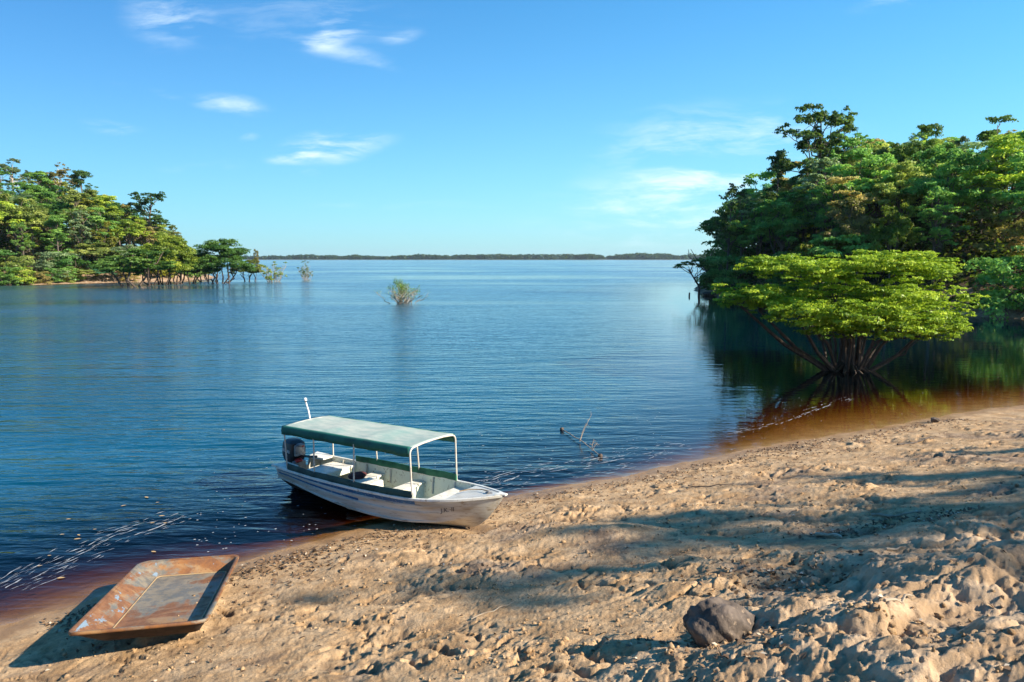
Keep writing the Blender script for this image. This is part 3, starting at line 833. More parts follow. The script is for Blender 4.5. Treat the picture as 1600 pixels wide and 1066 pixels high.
    def text(body, size, M4, mat, name, parent, shear=0.0, ext=.002):
        c = bpy.data.curves.new('t', 'FONT'); c.body = body; c.size = size; c.extrude = ext; c.align_x = 'CENTER'; c.align_y = 'CENTER'; c.shear = shear
        o = bpy.data.objects.new('t', c); COL.objects.link(o)
        bpy.context.view_layer.update()
        me = bpy.data.meshes.new_from_object(o.evaluated_get(bpy.context.evaluated_depsgraph_get()))
        bpy.data.objects.remove(o); me.name = name
        n = link(name, me, mat, parent); n.matrix_local = M4; return n
    # lettering on the starboard side of the cowling: x runs forward, y up, facing -y
    Mx = Matrix(((1,0,0,-.03),(0,0,-1,-.1565),(0,1,0,.25),(0,0,0,1)))
    text('SUZUKI', .082, Mx, M['white'], 'lettering', cowl)
    Mx2 = Matrix(((1,0,0,-.01),(0,0,-1,-.1565),(0,1,0,.175),(0,0,0,1)))
    text('15', .055, Mx2, M['white'], 'lettering', cowl)
    # faded marks on the bow
    xb = 4.62; a = hull_pt(xb, 1.55); b_ = hull_pt(xb+.2, 1.55); c_ = hull_pt(xb, 1.75)
    e1 = b_-a; e1 /= np.linalg.norm(e1); e2 = c_-a; e2 -= e1*(e2@e1); e2 /= np.linalg.norm(e2); e3 = np.cross(e1, e2)
    R_ = np.stack([e1, e2, e3], 1)
    o = text('J.K.\u00b7II', .125, mat4(R_, a+e3*.010), M['ink'], 'bow_marking', hull, .25, .001)
    return root
boat = build_boat()

# things lying in the boat
def boat_pt(p): return BOAT_R@np.array(p)+BOAT_T
m = MB(); rings = []
for r, z in ((.02,.055),(.10,.05),(.16,.03),(.175,.012),(.165,0),(.02,0)):
    rings.append([np.array([r*1.15*math.cos(a)*(1+.06*math.sin(3*a)), r*math.sin(a)*(1+.05*math.cos(2*a)), z+.012*math.sin(2*a)*(r/.17)]) for a in np.linspace(0, 2*math.pi, 20, endpoint=False)])
m.loft(rings, True, True, True)
o = m.build('seat_cushion', M['maroon'], smooth=50); o.matrix_world = mat4(BOAT_R@rot3(.4, 0, .25), boat_pt((1.66, .16, .525)))
tag(o, 'dull maroon cushion tossed on a thwart of the boat', 'cushion')
m = MB(); P = [np.array([1.44,.33,.40]), np.array([1.40,.20,.17]), np.array([1.50,.05,.14]), np.array([1.62,.12,.14]), np.array([1.55,.30,.15])]
m.tube([boat_pt(p) for p in P], .013, 6)
o = m.build('rope', M['orange_rope'], smooth=True); tag(o, 'tan rope lying behind the maroon cushion in the boat', 'rope')

M['bead'] = weathered('pale_edge', (.38,.26,.13), (.25,.15,.07), 6, .5)  # paler brown line along the tray's floor crease
# ------------------------------------------------------------------ rusty tray
def build_tray():
    root = empty('rusty_tray', M=mat4(TRAY_R, TRAY_T)); tag(root, 'shallow rusty steel tray with flaking blue paint, lying tilted on the sand', 'tray')
    hw, hl = TW/2, TL/2
    def rr(ins, r, z, n=7):
        out = []
        l, rt, fr, bk = ins if isinstance(ins, tuple) else (ins,)*4
        for sx, sy, a0 in ((1,1,0),(-1,1,90),(-1,-1,180),(1,-1,270)):
            hx = hw-(rt if sx > 0 else l); hy = hl-(bk if sy > 0 else fr)
            for a in np.linspace(0, 90, n):
                t_ = rad(a0+a); out.append(np.array([sx*(hx-r)+r*math.cos(t_), sy*(hy-r)+r*math.sin(t_), z+.010*math.sin(len(out)*.37)*(1 if not isinstance(ins, tuple) else .2)]))
        return out
    def q(k): return (.28+k, .14+k, .27+k, .20+k)
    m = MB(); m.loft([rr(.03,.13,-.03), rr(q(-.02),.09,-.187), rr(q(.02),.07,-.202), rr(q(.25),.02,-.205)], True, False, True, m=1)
    m.loft([rr(.045,.125,-.004), rr(q(-.02),.085,-.168), rr(q(.0),.075,-.182), rr(q(.025),.06,-.186)], True)
    body = m.build('side_wall', [M['rust'], M['shaded_rust']], root, smooth=35)
    a = body.data.attributes.new('paint', 'FLOAT', 'POINT')
    a.data.foreach_set('value', [1.0 if (v.co.x < -hw+.31) else (.35 if v.co.y > hl-.26 else 0) for v in body.data.vertices])
    m = MB(); m.loft([rr(q(.025),.06,-.186), rr(q(.06),.05,-.190), rr(q(.15),.04,-.192), rr(q(.25),.02,-.193)], True, False, True); fp = m.build('floor_plate', M['rust'], root, smooth=40)
    a = fp.data.attributes.new('floor', 'FLOAT', 'POINT'); a.data.foreach_set('value', [1.0]*len(fp.data.vertices))
    m = MB(); m.loft([rr(q(.012),.066,-.181), rr(q(.018),.064,-.174), rr(q(.026),.060,-.174), rr(q(.032),.058,-.183)], True); m.build('floor_bead', M['bead'], root, smooth=60)
    m = MB(); rings = [rr(.03,.13,-.032), rr(.002,.15,-.028), rr(-.006,.155,-.008), rr(.0,.15,.010), rr(.022,.135,.013), rr(.044,.125,-.002)]
    m.loft(rings, True); m.build('rim', M['rust'], root, smooth=60)
    return root
build_tray()

# ------------------------------------------------------------------ rocks, sticks, litter
def icosphere(sub):
    bm_ = __import__('bmesh').new(); __import__('bmesh').ops.create_icosphere(bm_, subdivisions=sub, radius=1)
    V = np.array([v.co[:] for v in bm_.verts]); Fc = np.array([[v.index for v in f.verts] for f in bm_.faces]); bm_.free()
    return V, Fc
def rock(name, P, dims, seed, mat, sink=.3, rz=0.0):
    V, Fc = icosphere(5); rng = np.random.default_rng(seed)
    d = V.copy()
    for _ in range(16):                                  # planes knocked off
        n = rng.normal(size=3); n /= np.linalg.norm(n); k = rng.uniform(.62, .9)
        over = np.maximum(d@n-k, 0); d = d-over[:,None]*n*.88
    nz = fbm(d[:,0]*2.3+d[:,2]*1.7+seed, d[:,1]*2.3-d[:,2]*1.3, seed, 5, .55)
    f1, f2 = worley(d[:,0]*3.5+d[:,2]*2.0+9, d[:,1]*3.5+d[:,2]*1.5, seed)
    d = d*(1+.10*nz-.05*np.clip(.5-f1, 0, 1))[:,None]
    d = d*np.array(dims)/2
    me = np_mesh(name, d, Fc, True); o = link(name, me, mat); o.location = (P[0], P[1], P[2]+dims[2]*(.5-sink)); o.rotation_euler = (0, 0, rz)
    return o
P = on_ground(1128, 1000)
tag(rock('boulder', P, (.66, .52, .60), 12, M['rock'], .36, .3), 'dark brown angular boulder half sunk in the pale clay', 'rock')
P = on_ground(1460, 660); tag(rock('stone', P, (.30, .22, .20), 5, M['rock'], .2), 'small black stone at the edge of the brown shallows', 'stone')

def stick(px, py, length, ang, r, mat, label, name='stick', cat='stick', bend=.08, lift=.02):
    P = on_ground(px, py); m = MB(); n = 7; pts = []; rs = []
    rng = np.random.default_rng(int(px*7+py))
    for i in range(n):
        t_ = i/(n-1)-.5; x = t_*length; y = bend*length*(t_*t_*4-1)*.5+rng.normal()*length*.012
        q = np.array([P[0]+x*math.cos(ang)-y*math.sin(ang), P[1]+x*math.sin(ang)+y*math.cos(ang)])
        z = float(height(q[:1], q[1:2])[0])
        pts.append([q[0], q[1], max(z, P[2]-.05)+r*.6+lift*(1 if i > n//2 else .2)]); rs.append(r*(1-.5*i/(n-1)))
    m.tube(pts, rs, 7)
    return tag(m.build(name, mat, smooth=True), label, cat)
stick(1400, 808, .62, -.55, .022, M['twig'], 'pale driftwood stick beside the heap of dark dead leaves', 'driftwood_stick')
stick(1192, 832, .26, 1.25, .010, M['twig'], 'short bleached twig standing on end in the shaded sand', 'twig', 'twig')
stick(1295, 838, .34, -.9, .026, M['pale_litter'], 'flat whitish strip of bark beside dark leaf scraps in the shade', 'bark_strip', 'bark')
stick(1400, 860, .24, .1, .016, M['twig'], 'greyish scrap of palm sheath by the clay mounds', 'palm_sheath', 'debris')
stick(1405, 940, .36, .5, .014, M['twig'], 'grey stick wedged between two clay mounds', 'stick')
stick(1430, 690, 1.1, .25, .030, M['wet_bark'], 'dark waterlogged branch lying on the drift line', 'branch', 'branch')
stick(1110, 760, .9, -.35, .012, M['wet_bark'], 'thin dark twig on the sunny sand above the drift line', 'twig', 'twig')
stick(770, 955, .55, .5, .008, M['twig'], 'thin bent twig on the trampled sand below the boat', 'twig', 'twig')

# branch standing in the shallows
def build_snag():
    A = at(878, 671, .03); B = at(938, 713, .03); Mi = .52*A+.48*B
    m = MB(); rng = np.random.default_rng(2)
    pts = [A*(1-t_)+B*t_+np.array([0,0,.05*math.sin(t_*math.pi)+rng.normal()*.008]) for t_ in np.linspace(0, 1, 9)]
    m.tube(pts, np.linspace(.014, .010, 9), 6)
    for s_, e_ in ((.5, (.18,.1,.50)), (.5, (.36,.3,.72)), (.8, (.05,.05,.28)), (.82, (.12,.0,.22))):
        b = A*(1-s_)+B*s_; e = b+np.array(e_)
        q = [b, b*.6+e*.4+[.0,0,.06], e]; m.tube(q, [.010,.007,.003], 5)
        for k in range(7):
            t_ = rng.uniform(.45, 1); c = b*(1-t_)+e*t_; m.tube([c, c+rng.normal(size=3)*[.07,.07,.05]], [.004,.002], 4)
    root = m.build('snagged_branch', M['twig'], smooth=True); tag(root, 'bare thin branch poking out of the shallows between boat and flooded tree', 'branch')
    for Q, r in ((A, .055), (B, .06)):
        V, Fc = icosphere(2); V = V*[r, r*.8, r*1.2]*(1+.25*pnoise(V[:,0]*2, V[:,1]*2+V[:,2], 3))[:,None]
        o = link('stub', np_mesh('stub', V+Q, Fc, True), M['wet_bark'], root)
build_snag()

def cards(pts, nrm_jit, size, rng, aspect=.5, bend=.0, up=None):
    """little leaf shaped faces at pts"""
    n = len(pts); N = rng.normal(size=(n,3))*nrm_jit+(np.array([0,0,1.0]) if up is None else up)
    N /= np.linalg.norm(N, axis=1)[:,None]
    T = np.cross(N, rng.normal(size=(n,3))); T /= np.linalg.norm(T, axis=1)[:,None]+1e-9
    B = np.cross(N, T); s = size*rng.uniform(.6, 1.35, n)[:,None]
    L = s*.5; W = s*.5*aspect
    V = np.stack([pts-T*L, pts+B*W-T*L*.1+N*L*bend, pts+T*L, pts-B*W-T*L*.1+N*L*bend], 1).reshape(-1, 3)
    Fc = np.arange(4*n).reshape(-1, 4)
    return V, Fc

def ground_scatter():
    rng = np.random.default_rng(9)
    # dead leaf scraps: along the drift line, in hollows, in two heaps
    pts = []
    i = rng.integers(20, len(SHORE)-28, 2600)
    t_ = rng.uniform(0, 1, len(i))[:,None]; q = SHORE[i]*(1-t_)+SHORE[i+1]*t_
    dirn = SHORE[i+1]-SHORE[i]; nrm = np.stack([dirn[:,1], -dirn[:,0]], 1); nrm /= np.linalg.norm(nrm, axis=1)[:,None]
    off = np.where(rng.uniform(size=len(i)) < .6, rng.normal(.75, .22, len(i)), rng.uniform(.3, 2.2, len(i)))
    off = off+.2*pnoise(q[:,0]*.7, q[:,1]*.7, 61)
    pts.append(q+nrm*off[:,None])
    for px, py, s, k in ((1420, 826, .28, 240), (1310, 835, .18, 90), (1215, 905, .25, 110), (1150, 1015, .22, 60), (1250, 905, .4, 90), (1065, 1010, .3, 50)):
        c = on_ground(px, py)[:2]; pts.append(c+rng.normal(size=(k,2))*[s*1.3, s])
    a = rng.uniform(rad(-38), rad(38), 900); r = rng.uniform(4, 22, 900); pts.append(np.stack([r*np.sin(a), r*np.cos(a)], 1))
    p = np.vstack(pts); z = height(p[:,0], p[:,1]); ok = z > .03
    p = np.column_stack([p, z+.010])[ok]
    V, Fc = cards(p, .45, .075, rng, .45, .25)
    tag(link('leaf_litter', np_mesh('leaf_litter', V, Fc), M['litter']), 'dark dead leaf scraps strewn along the drift line and in hollows', kind='stuff')
    sel = rng.uniform(size=len(p)) < .14
    V, Fc = cards(p[sel]+[0.02,.03,.004], .4, .055, rng, .5, .2)
    tag(link('pale_debris', np_mesh('pale_debris', V, Fc), M['pale_litter']), 'pale scraps of leaf and shell on the sand', kind='stuff')
    # clods of dry sand
    a = rng.uniform(rad(-38), rad(38), 9000); r = np.exp(rng.uniform(math.log(3.5), math.log(20), 9000)); q = np.stack([r*np.sin(a), r*np.cos(a)], 1)
    z = height(q[:,0], q[:,1]); w = fbm(q[:,0]*.8, q[:,1]*.9, 77, 2)
    ok = (z > .16) & (w+rng.normal(size=len(w))*.25 > .05); q = q[ok]; z = z[ok]
    V0, F0 = icosphere(1); n = len(q); s = np.exp(rng.normal(math.log(.011), .5, n)); s = np.minimum(s, .035)
    J = 1+.30*rng.normal(size=(n, len(V0))); V = V0[None]*J[:,:,None]*s[:,None,None]*rng.uniform(.6, 1.25, (n,1,3))
    V = V+np.column_stack([q, z+s*.25])[:,None,:]
    Fc = (F0[None]+(np.arange(n)*len(V0))[:,None,None]).reshape(-1, 3)
    tag(link('sand_clods', np_mesh('sand_clods', V.reshape(-1,3), Fc), M['sand']), 'small crumbled clods of dry sand', kind='stuff')
ground_scatter()

def water_scatter():
    rng = np.random.default_rng(21)
    V_ = []
    def strands(pl, n, wid, thr, w0):
        W = spline(np.array([at(x, y, 0.0)[:2] for x, y in pl]), 24)
        T = np.gradient(W, axis=0); T /= np.linalg.norm(T, axis=1)[:,None]; Nn = np.stack([-T[:,1], T[:,0]], 1)
        s = np.concatenate([[0], np.cumsum(np.linalg.norm(np.diff(W, axis=0), axis=1))])
        ss = np.arange(0, s[-1], .035); P = np.stack([np.interp(ss, s, W[:,0]), np.interp(ss, s, W[:,1])], 1); N2 = np.stack([np.interp(ss, s, Nn[:,0]), np.interp(ss, s, Nn[:,1])], 1)
        far = np.hypot(P[:,0], P[:,1])/12
        for k in range(n):
            sd = int(rng.integers(1, 900)); base = rng.normal()*wid
            off = base+wid*1.1*fbm(ss*.45, ss*0+sd*.37, sd, 3)+.03*fbm(ss*2.6, ss*0+sd, sd+1, 2)
            pres = fbm(ss*1.5, ss*0+sd*1.7, sd+2, 3)+.7*pnoise(ss*6.3, ss*0+sd, sd+3)
            w = w0*far*np.clip(pres-thr, 0, .6)*2.2
            C = P+N2*off[:,None]
            for a in range(len(ss)-1):
                if w[a] <= 0 and w[a+1] <= 0: continue
                n_ = N2[a]; m_ = N2[a+1]
                q = [C[a]-n_*w[a], C[a+1]-m_*w[a+1], C[a+1]+m_*w[a+1], (C[a+1]+C[a])/2+n_*(w[a]+w[a+1])*.55, C[a]+n_*w[a], C[a]-n_*w[a]*.2]
                V_.append(np.array([[b[0], b[1], .006] for b in q]))
    strands([(0,918),(60,889),(130,861),(190,837),(240,822),(290,806)], 26, .20, .30, .008)
    strands([(20,925),(90,897),(160,868)], 9, .16, .32, .006)
    strands([(735,755),(770,750),(800,740),(840,734),(900,724),(960,714),(1010,706),(1070,694)], 20, .26, .34, .007)
    strands([(770,768),(830,756),(900,746),(960,735),(1040,716)], 11, .18, .36, .006)
    strands([(1128,676),(1160,672),(1200,664),(1235,653),(1270,640),(1300,630),(1330,622)], 5, .09, .2, .005)
    V_ = [np.array(V_).reshape(-1, 3)]
    # loose flecks
    k = 520; px = rng.uniform(300, 1600, k); py = 640+rng.uniform(0, 1, k)**.7*150-(px-800)*.16
    q = np.array([at(a, b, 0.0)[:2] for a, b in zip(px, py)]); L = rng.uniform(.006, .016, k)
    hexa = np.stack([np.stack([q[:,0]+ux*L*1.6, q[:,1]+uy*L, np.full(k, .006)], -1) for ux, uy in ((-1,0),(-.5,-.9),(.5,-.9),(1,0),(.5,.9),(-.5,.9))], 1); V_.append(hexa.reshape(-1,3))
    V = np.vstack(V_)
    Zb, d = base_z(V[:,0], V[:,1]); keep = (d.reshape(-1,6).max(1) < -.05); V = V.reshape(-1,6,3)[keep].reshape(-1,3)
    tag(link('river_foam', np_mesh('river_foam', V, np.arange(len(V)).reshape(-1,6)), M['foam']), 'thin lines of white foam drifting near the bank', kind='stuff')
    # fallen leaves afloat
    leafme = None
    spots = [(193,790),(229,777),(246,785),(107,811),(123,836),(121,842),(97,835),(238,817),(253,806),(258,817),(62,884),(95,903),(77,868),(240,862),(148,827),(245,657),(350,672),(590,795),(593,661),(745,545)]
    V = np.array([[-.5,0,0],[-.2,.16,.02],[.15,.18,.015],[.5,0,.01],[.15,-.15,.02],[-.2,-.16,.015],[0,0,-.005]]); Fc = [(0,6,1),(1,6,2),(2,6,3),(3,6,4),(4,6,5),(5,6,0)]
    leafme = np_mesh('fallen_leaf', V, np.array(Fc)[:, ::-1]); leafme.materials.append(M['yellow_leaf'])
    for i, (a, b) in enumerate(spots):
        P = at(a, b, .012); o = bpy.data.objects.new('fallen_leaf', leafme); COL.objects.link(o)
        s = rng.uniform(.07, .14); o.scale = (s, s, s); o.location = P.tolist(); o.rotation_euler = (0, 0, rng.uniform(-.6, .6))
        tag(o, 'tan fallen leaf afloat on the blue river', 'leaf', 'fallen leaves afloat on the river')
water_scatter()
HAZE = .00006
SHADE = [   # where the tip of the shade falls (x, y), where the tree stands (x), kind, variant, label, width
    (9.2, 14.7, 27.0, 'layered', 0, 'tree on the bank beyond the picture, shading the upper sand', .8),
    (5.2, 13.0, 28.0, 'layered', 1, 'tree on the bank beyond the picture, shading the sand above the drift line', .8),
    (1.2, 11.1, 29.0, 'layered', 2, 'tree on the bank beyond the picture, shading the trampled sand', .85),
    (-1.4, 8.9, 28.0, 'airy', 1, 'airy tree on the bank beyond the picture, its shade reaching below the boat', .9),
    (3.2, 10.2, 30.0, 'airy', 0, 'thin tree on the bank beyond the picture, shading the clay behind the boulder', .9),
    (6.4, 11.4, 27.5, 'airy', 2, 'loose tree on the bank beyond the picture, shading the heap of dead leaves', .9),
]
# ------------------------------------------------------------------ trees
def crown_np(rng, blobs, n, size, flat=1.0, inner=.25, up=.55, aspect=.55, jit=.55, sub=7, subk=1.0, subz=.75):
    """leaf faces spread over many clumps; blobs (cx,cy,cz,rx,ry,rz)"""
    B0 = np.array(blobs, float); par = np.arange(len(B0))
    if sub:      # each clump is a spray of smaller tufts with dark gaps between
        par = np.repeat(np.arange(len(B0)), sub); b = B0[par]; d = rng.normal(size=(len(par),3)); d /= np.linalg.norm(d, axis=1)[:,None]
        fl = (d[:,2] < -.1) & (rng.uniform(size=len(d)) < .7); d[fl,2] *= -1
        rr_ = rng.uniform(.55, 1.0, len(d))[:,None]; sc = rng.uniform(.26, .48, len(d))[:,None]*subk
        B = np.concatenate([b[:,:3]+d*b[:,3:6]*rr_, b[:,3:6]*sc*np.array([1.15,1.15,subz])], 1); PD = d
    else: B = B0; PD = np.zeros((len(B0),3))
    area = (B[:,3]*B[:,4]+B[:,3]*B[:,5]*1.2); w = area/area.sum()
    k = rng.choice(len(B), n, p=w); D = rng.normal(size=(n,3)); D /= np.linalg.norm(D, axis=1)[:,None]
    flip = (D[:,2] < -.25) & (rng.uniform(size=n) < .75); D[flip,2] *= -1
    lump = 1+.22*np.sin(D[:,0]*5+k*1.7)*np.sin(D[:,1]*5+k*2.3)+.15*np.sin(D[:,2]*9+k)
    r = np.where(rng.uniform(size=n) < inner, rng.uniform(.35, .85, n), rng.uniform(.82, 1.08, n))*lump
    P = B[k,:3]+D*B[k,3:6]*r[:,None]
    Nn = D*.55+PD[k]*.6+np.array([0,0,up]); Nn /= np.linalg.norm(Nn, axis=1)[:,None]
    V, Fc = cards(P, jit, size, rng, aspect, .2, Nn)
    btone = np.clip(rng.uniform(.25, .75, len(B0))[par]+rng.normal(size=len(B))*.14, .05, .95); tone = np.clip(btone[k]+rng.normal(size=len(k))*.14, 0, 1)
    return V, Fc, np.repeat(tone, 4)

def limb(m, a, b, r0, r1, rng, n=5, sag=.0, wig=.06, sides=6):
    a = np.array(a, float); b = np.array(b, float); L = np.linalg.norm(b-a)
    pts = []
    for i in range(n+1):
        t = i/n; p = a*(1-t)+b*t+rng.normal(size=3)*L*wig*(1 if 0 < i < n else 0)+np.array([0,0,sag*L*math.sin(t*math.pi)]); pts.append(p)
    m.tube(pts, np.linspace(r0, r1, n+1), sides)
    return pts

def forest_proto(seed, kind):
    """unit tree about 1 m per m, height returned; base at origin"""
    rng = np.random.default_rng(seed); m = MB(); blobs = []
    if kind == 'round':
        H = 14.0; th = 4.2; R = 4.4
        m.tube([(0,0,-1),(0,0,0),(.1,.05,2.5),(.25,-.1,6),(.3,0,H*.72)], [.30,.26,.21,.17,.07], 7)
        for i in range(24):
            a = i*2.4+rng.uniform(-.4,.4); q = math.sqrt(rng.uniform(.02, 1)); rr_ = R*q
            z = th+1+(H-th-2.2)*math.sqrt(max(.02, 1-q*q*.92))*rng.uniform(.30,1)
            s = rng.uniform(.85, 1.55); c = (rr_*math.cos(a), rr_*math.sin(a), z); blobs.append((*c, s, s, s*.78))
            if i % 2 == 0: limb(m, (.2,0,min(z-1.2, th*rng.uniform(.75,1.6))), c, .10, .03, rng, sag=.05)
        n, sz = 11000, .36
    elif kind == 'tall':
        H = 17.0; th = 8.0; R = 3.0
        m.tube([(0,0,-1),(0,0,0),(-.1,.1,5),(.2,.1,10),(.1,0,15)], [.28,.24,.20,.14,.05], 7)
        for i in range(18):
            a = i*2.4; z = rng.uniform(5.5, H-1.0); rr_ = R*rng.uniform(.25, 1)*(1-.5*max(0, (z-12)/5)); s = rng.uniform(.9, 1.6)
            c = (rr_*math.cos(a), rr_*math.sin(a), z); blobs.append((*c, s*1.1, s*1.1, s*.65)); limb(m, (0,.1,z-2.2), c, .09, .025, rng)
        n, sz = 8000, .38
    elif kind in ('layered', 'airy'):      # open crown, limbs showing through
        H = 16.0
        m.tube([(0,0,-1),(0,0,0),(.3,.1,4),(.1,-.1,8),(.5,0,12),(.3,.1,14.5)], [.30,.26,.22,.19,.12,.05], 7)
        for i in range(17):
            a = i*2.4+rng.uniform(-.5,.5); z = rng.uniform(7.0, H-.8); rr_ = rng.uniform(.8, 4.4)*(1-.6*max(0, (z-12)/4)); s = rng.uniform(.55, 1.0)
            c = (rr_*math.cos(a), rr_*math.sin(a), z); blobs.append((*c, s*1.15, s*1.15, s*.7)); limb(m, (.2,0,z-2.6), c, .10, .03, rng, sag=.04)
            for _ in range(3):
                d = rng.normal(size=3)*[1.0,1.0,.65]; e = np.array(c)+d; blobs.append((*e, s*.7, s*.65, s*.45)); limb(m, c, e, .03, .012, rng, 3, sides=4)
        n, sz = (7500 if kind == 'layered' else 3400), .34
    elif kind == 'shrubby':      # foliage down to the ground
        H = 7.0
        for i in range(4): limb(m, (rng.normal()*.2, rng.normal()*.2, -.8), (rng.normal()*1.6, rng.normal()*1.6, 4.5), .12, .03, rng)
        for i in range(16):
            a = i*2.4; q = math.sqrt(rng.uniform(0,1)); z = rng.uniform(.8, H-1.0)*(1-.25*q); s = rng.uniform(.8, 1.4)
            blobs.append((2.6*q*math.cos(a), 2.6*q*math.sin(a), z, s, s, s*.75))
        n, sz = 5200, .34
    elif kind == 'spread':       # wide flat tiers close to the ground, over the water
        H = 8.0
        for i in range(5):
            a = i*1.26+rng.uniform(-.2,.2); c = (2.6*math.cos(a), 2.6*math.sin(a), rng.uniform(4.5, 6.8)); limb(m, (rng.normal()*.5, rng.normal()*.5, -.8), c, .13, .04, rng, sag=-.04)
        for i in range(17):
            a = i*2.4; q = math.sqrt(rng.uniform(0,1)); z = 3.6+3.6*(1-q*q*.7)*rng.uniform(.7,1); s = rng.uniform(1.0, 1.7)
            blobs.append((4.2*q*math.cos(a), 4.2*q*math.sin(a), z, s*1.15, s*1.15, s*.5))
        n, sz = 7500, .36
    elif kind == 'stilt':        # flooded tree, many thin stems under a dense crown
        H = 8.0
        for i in range(5):
            a = i*1.26+rng.uniform(-.2,.2); r0 = rng.uniform(.3, 1.3); r1 = rng.uniform(1.2, 3.6); z = rng.uniform(3.4, 6.2)
            pts = limb(m, (r0*math.cos(a), r0*math.sin(a), -1.2), (r1*math.cos(a+.3), r1*math.sin(a+.3), z), .17, .05, rng, wig=.05)
            q = pts[3]; limb(m, q, q+np.array([rng.normal()*1.2, rng.normal()*1.2, 1.8]), .06, .02, rng)
        for i in range(26):
            a = i*2.4; q = math.sqrt(rng.uniform(0,1)); z = 2.1+4.6*math.sqrt(max(0, 1-q*q*.95))*rng.uniform(.15,1); s = rng.uniform(.7, 1.3)
            blobs.append((3.8*q*math.cos(a), 3.8*q*math.sin(a), z, s, s, s*.6))
        n, sz = 11000, .32
    elif kind == 'dome':         # dense rounded flooded tree on a thicket of stems
        H = 9.0
        for i in range(9):
            a = i*.7+rng.uniform(-.2,.2); r0 = rng.uniform(.3, 1.6); r1 = rng.uniform(1.2, 4.0); z = rng.uniform(3.2, 6.0)
            limb(m, (r0*math.cos(a), r0*math.sin(a), -1.2), (r1*math.cos(a+.2), r1*math.sin(a+.2), z), .16, .05, rng, wig=.05)
        for i in range(46):
            a = i*2.4; q = math.sqrt((i+.5)/46); z = 2.0+6.0*math.sqrt(max(0, 1-q*q*.96))*(rng.uniform(.25,1) if i % 3 else 1); s = rng.uniform(.8, 1.35)
            blobs.append((4.6*q*math.cos(a), 4.6*q*math.sin(a), z, s, s, s*.75))
        n, sz = 20000, .32
    elif kind == 'thin':         # half bare bush standing in the river
        H = 4.6
        for i in range(22):
            a = i*2.4; r1 = rng.uniform(.5, 2.6); z = rng.uniform(2.2, 4.3)*(1-.12*r1)
            pts = limb(m, (.35*math.cos(a), .35*math.sin(a), -.8), (r1*math.cos(a), r1*math.sin(a), z), .050, .015, rng, sides=5)
            for _ in range(3):
                q = pts[rng.integers(2, 5)]; e = q+rng.normal(size=3)*[.5,.5,.3]+[.1*math.cos(a),.1*math.sin(a),.5]; limb(m, q, e, .022, .008, rng, 3, sides=4)
                if rng.uniform() < .65: blobs.append((*e, .34, .34, .22))
        n, sz = 1700, .20
    V, Fc, tone = crown_np(rng, blobs, n, sz, subk=1.35 if kind in ('dome', 'shrubby') else 1.1)
    me = np_mesh('crown', V, Fc, False, {'tone': tone}); 
    return m, me, max(H, V[:,2].max()), np.percentile(np.hypot(V[:,0], V[:,1]), 92)

def palm_proto(seed):
    rng = np.random.default_rng(seed); m = MB(); H = 12.0
    m.tube([(0,0,-1),(0,0,0),(.2,0,5),(.5,.1,9),(.6,.1,10)], [.20,.17,.13,.11,.10], 8)
    V_ = []; F_ = []; tn = []; b = 0
    for i in range(17):
        a = i*2.4; el = rng.uniform(-.1, 1.2); L = rng.uniform(3.0, 3.9); pts = []
        for t in np.linspace(0, 1, 12):
            pts.append(np.array([.6+L*t*math.cos(a)*math.cos(el*(1-t*.5)), .1+L*t*math.sin(a)*math.cos(el*(1-t*.5)), 10+L*(math.sin(el)*t-.55*t*t)]))
        pts = np.array(pts); side = np.array([-math.sin(a), math.cos(a), 0])
        for j in range(1, 11):
            for sd in (-1, 1):
                c = pts[j]; d = (pts[j]-pts[j-1]); d /= np.linalg.norm(d); l = .85*math.sin(math.pi*(j+1)/12.5)+.15
                tip = c+(side*sd*.8+d*.55+np.array([0,0,-.35]))*l; w = d*.09
                V_ += [c-w, c+w, tip+w*.2, tip-w*.2]; F_.append((b, b+1, b+2, b+3)); b += 4; tn += [rng.uniform(.3,.8)]*4
    me = np_mesh('fronds', np.array(V_), np.array(F_), False, {'tone': np.array(tn)})
    return m, me, H, 3.2

PROTO = {}
def get_proto(key, mk, bark):
    """first use builds the tree's meshes; every tree then is its own object with its own parts"""
    if key not in PROTO:
        m, cme, H, R = mk()
        tme = bpy.data.meshes.new('trunk'); tme.from_pydata(m.v, [], m.f); tme.update(); tme.polygons.foreach_set('use_smooth', [True]*len(m.f))
        tme.materials.append(bark); cme.materials.append(M['leaf'])
        PROTO[key] = (tme, cme, H, R)
    return PROTO[key]

def plant(key, mk, loc, scale, rz, color, name, label, cat='tree', group=None, bark=None, sxy=1.0, crown='crown', tilt=(0,0)):
    tme, cme, H, R = get_proto(key, mk, bark or M['bark'])
    root = empty(name, loc); root.rotation_euler = (tilt[0], tilt[1], rz); root.scale = (scale*sxy, scale*sxy, scale)
    tag(root, label, cat, group)
    a = bpy.data.objects.new('trunk', tme); COL.objects.link(a); a.parent = root
    b = bpy.data.objects.new(crown, cme); COL.objects.link(b); b.parent = root; b.color = (*color, 1)
    return root

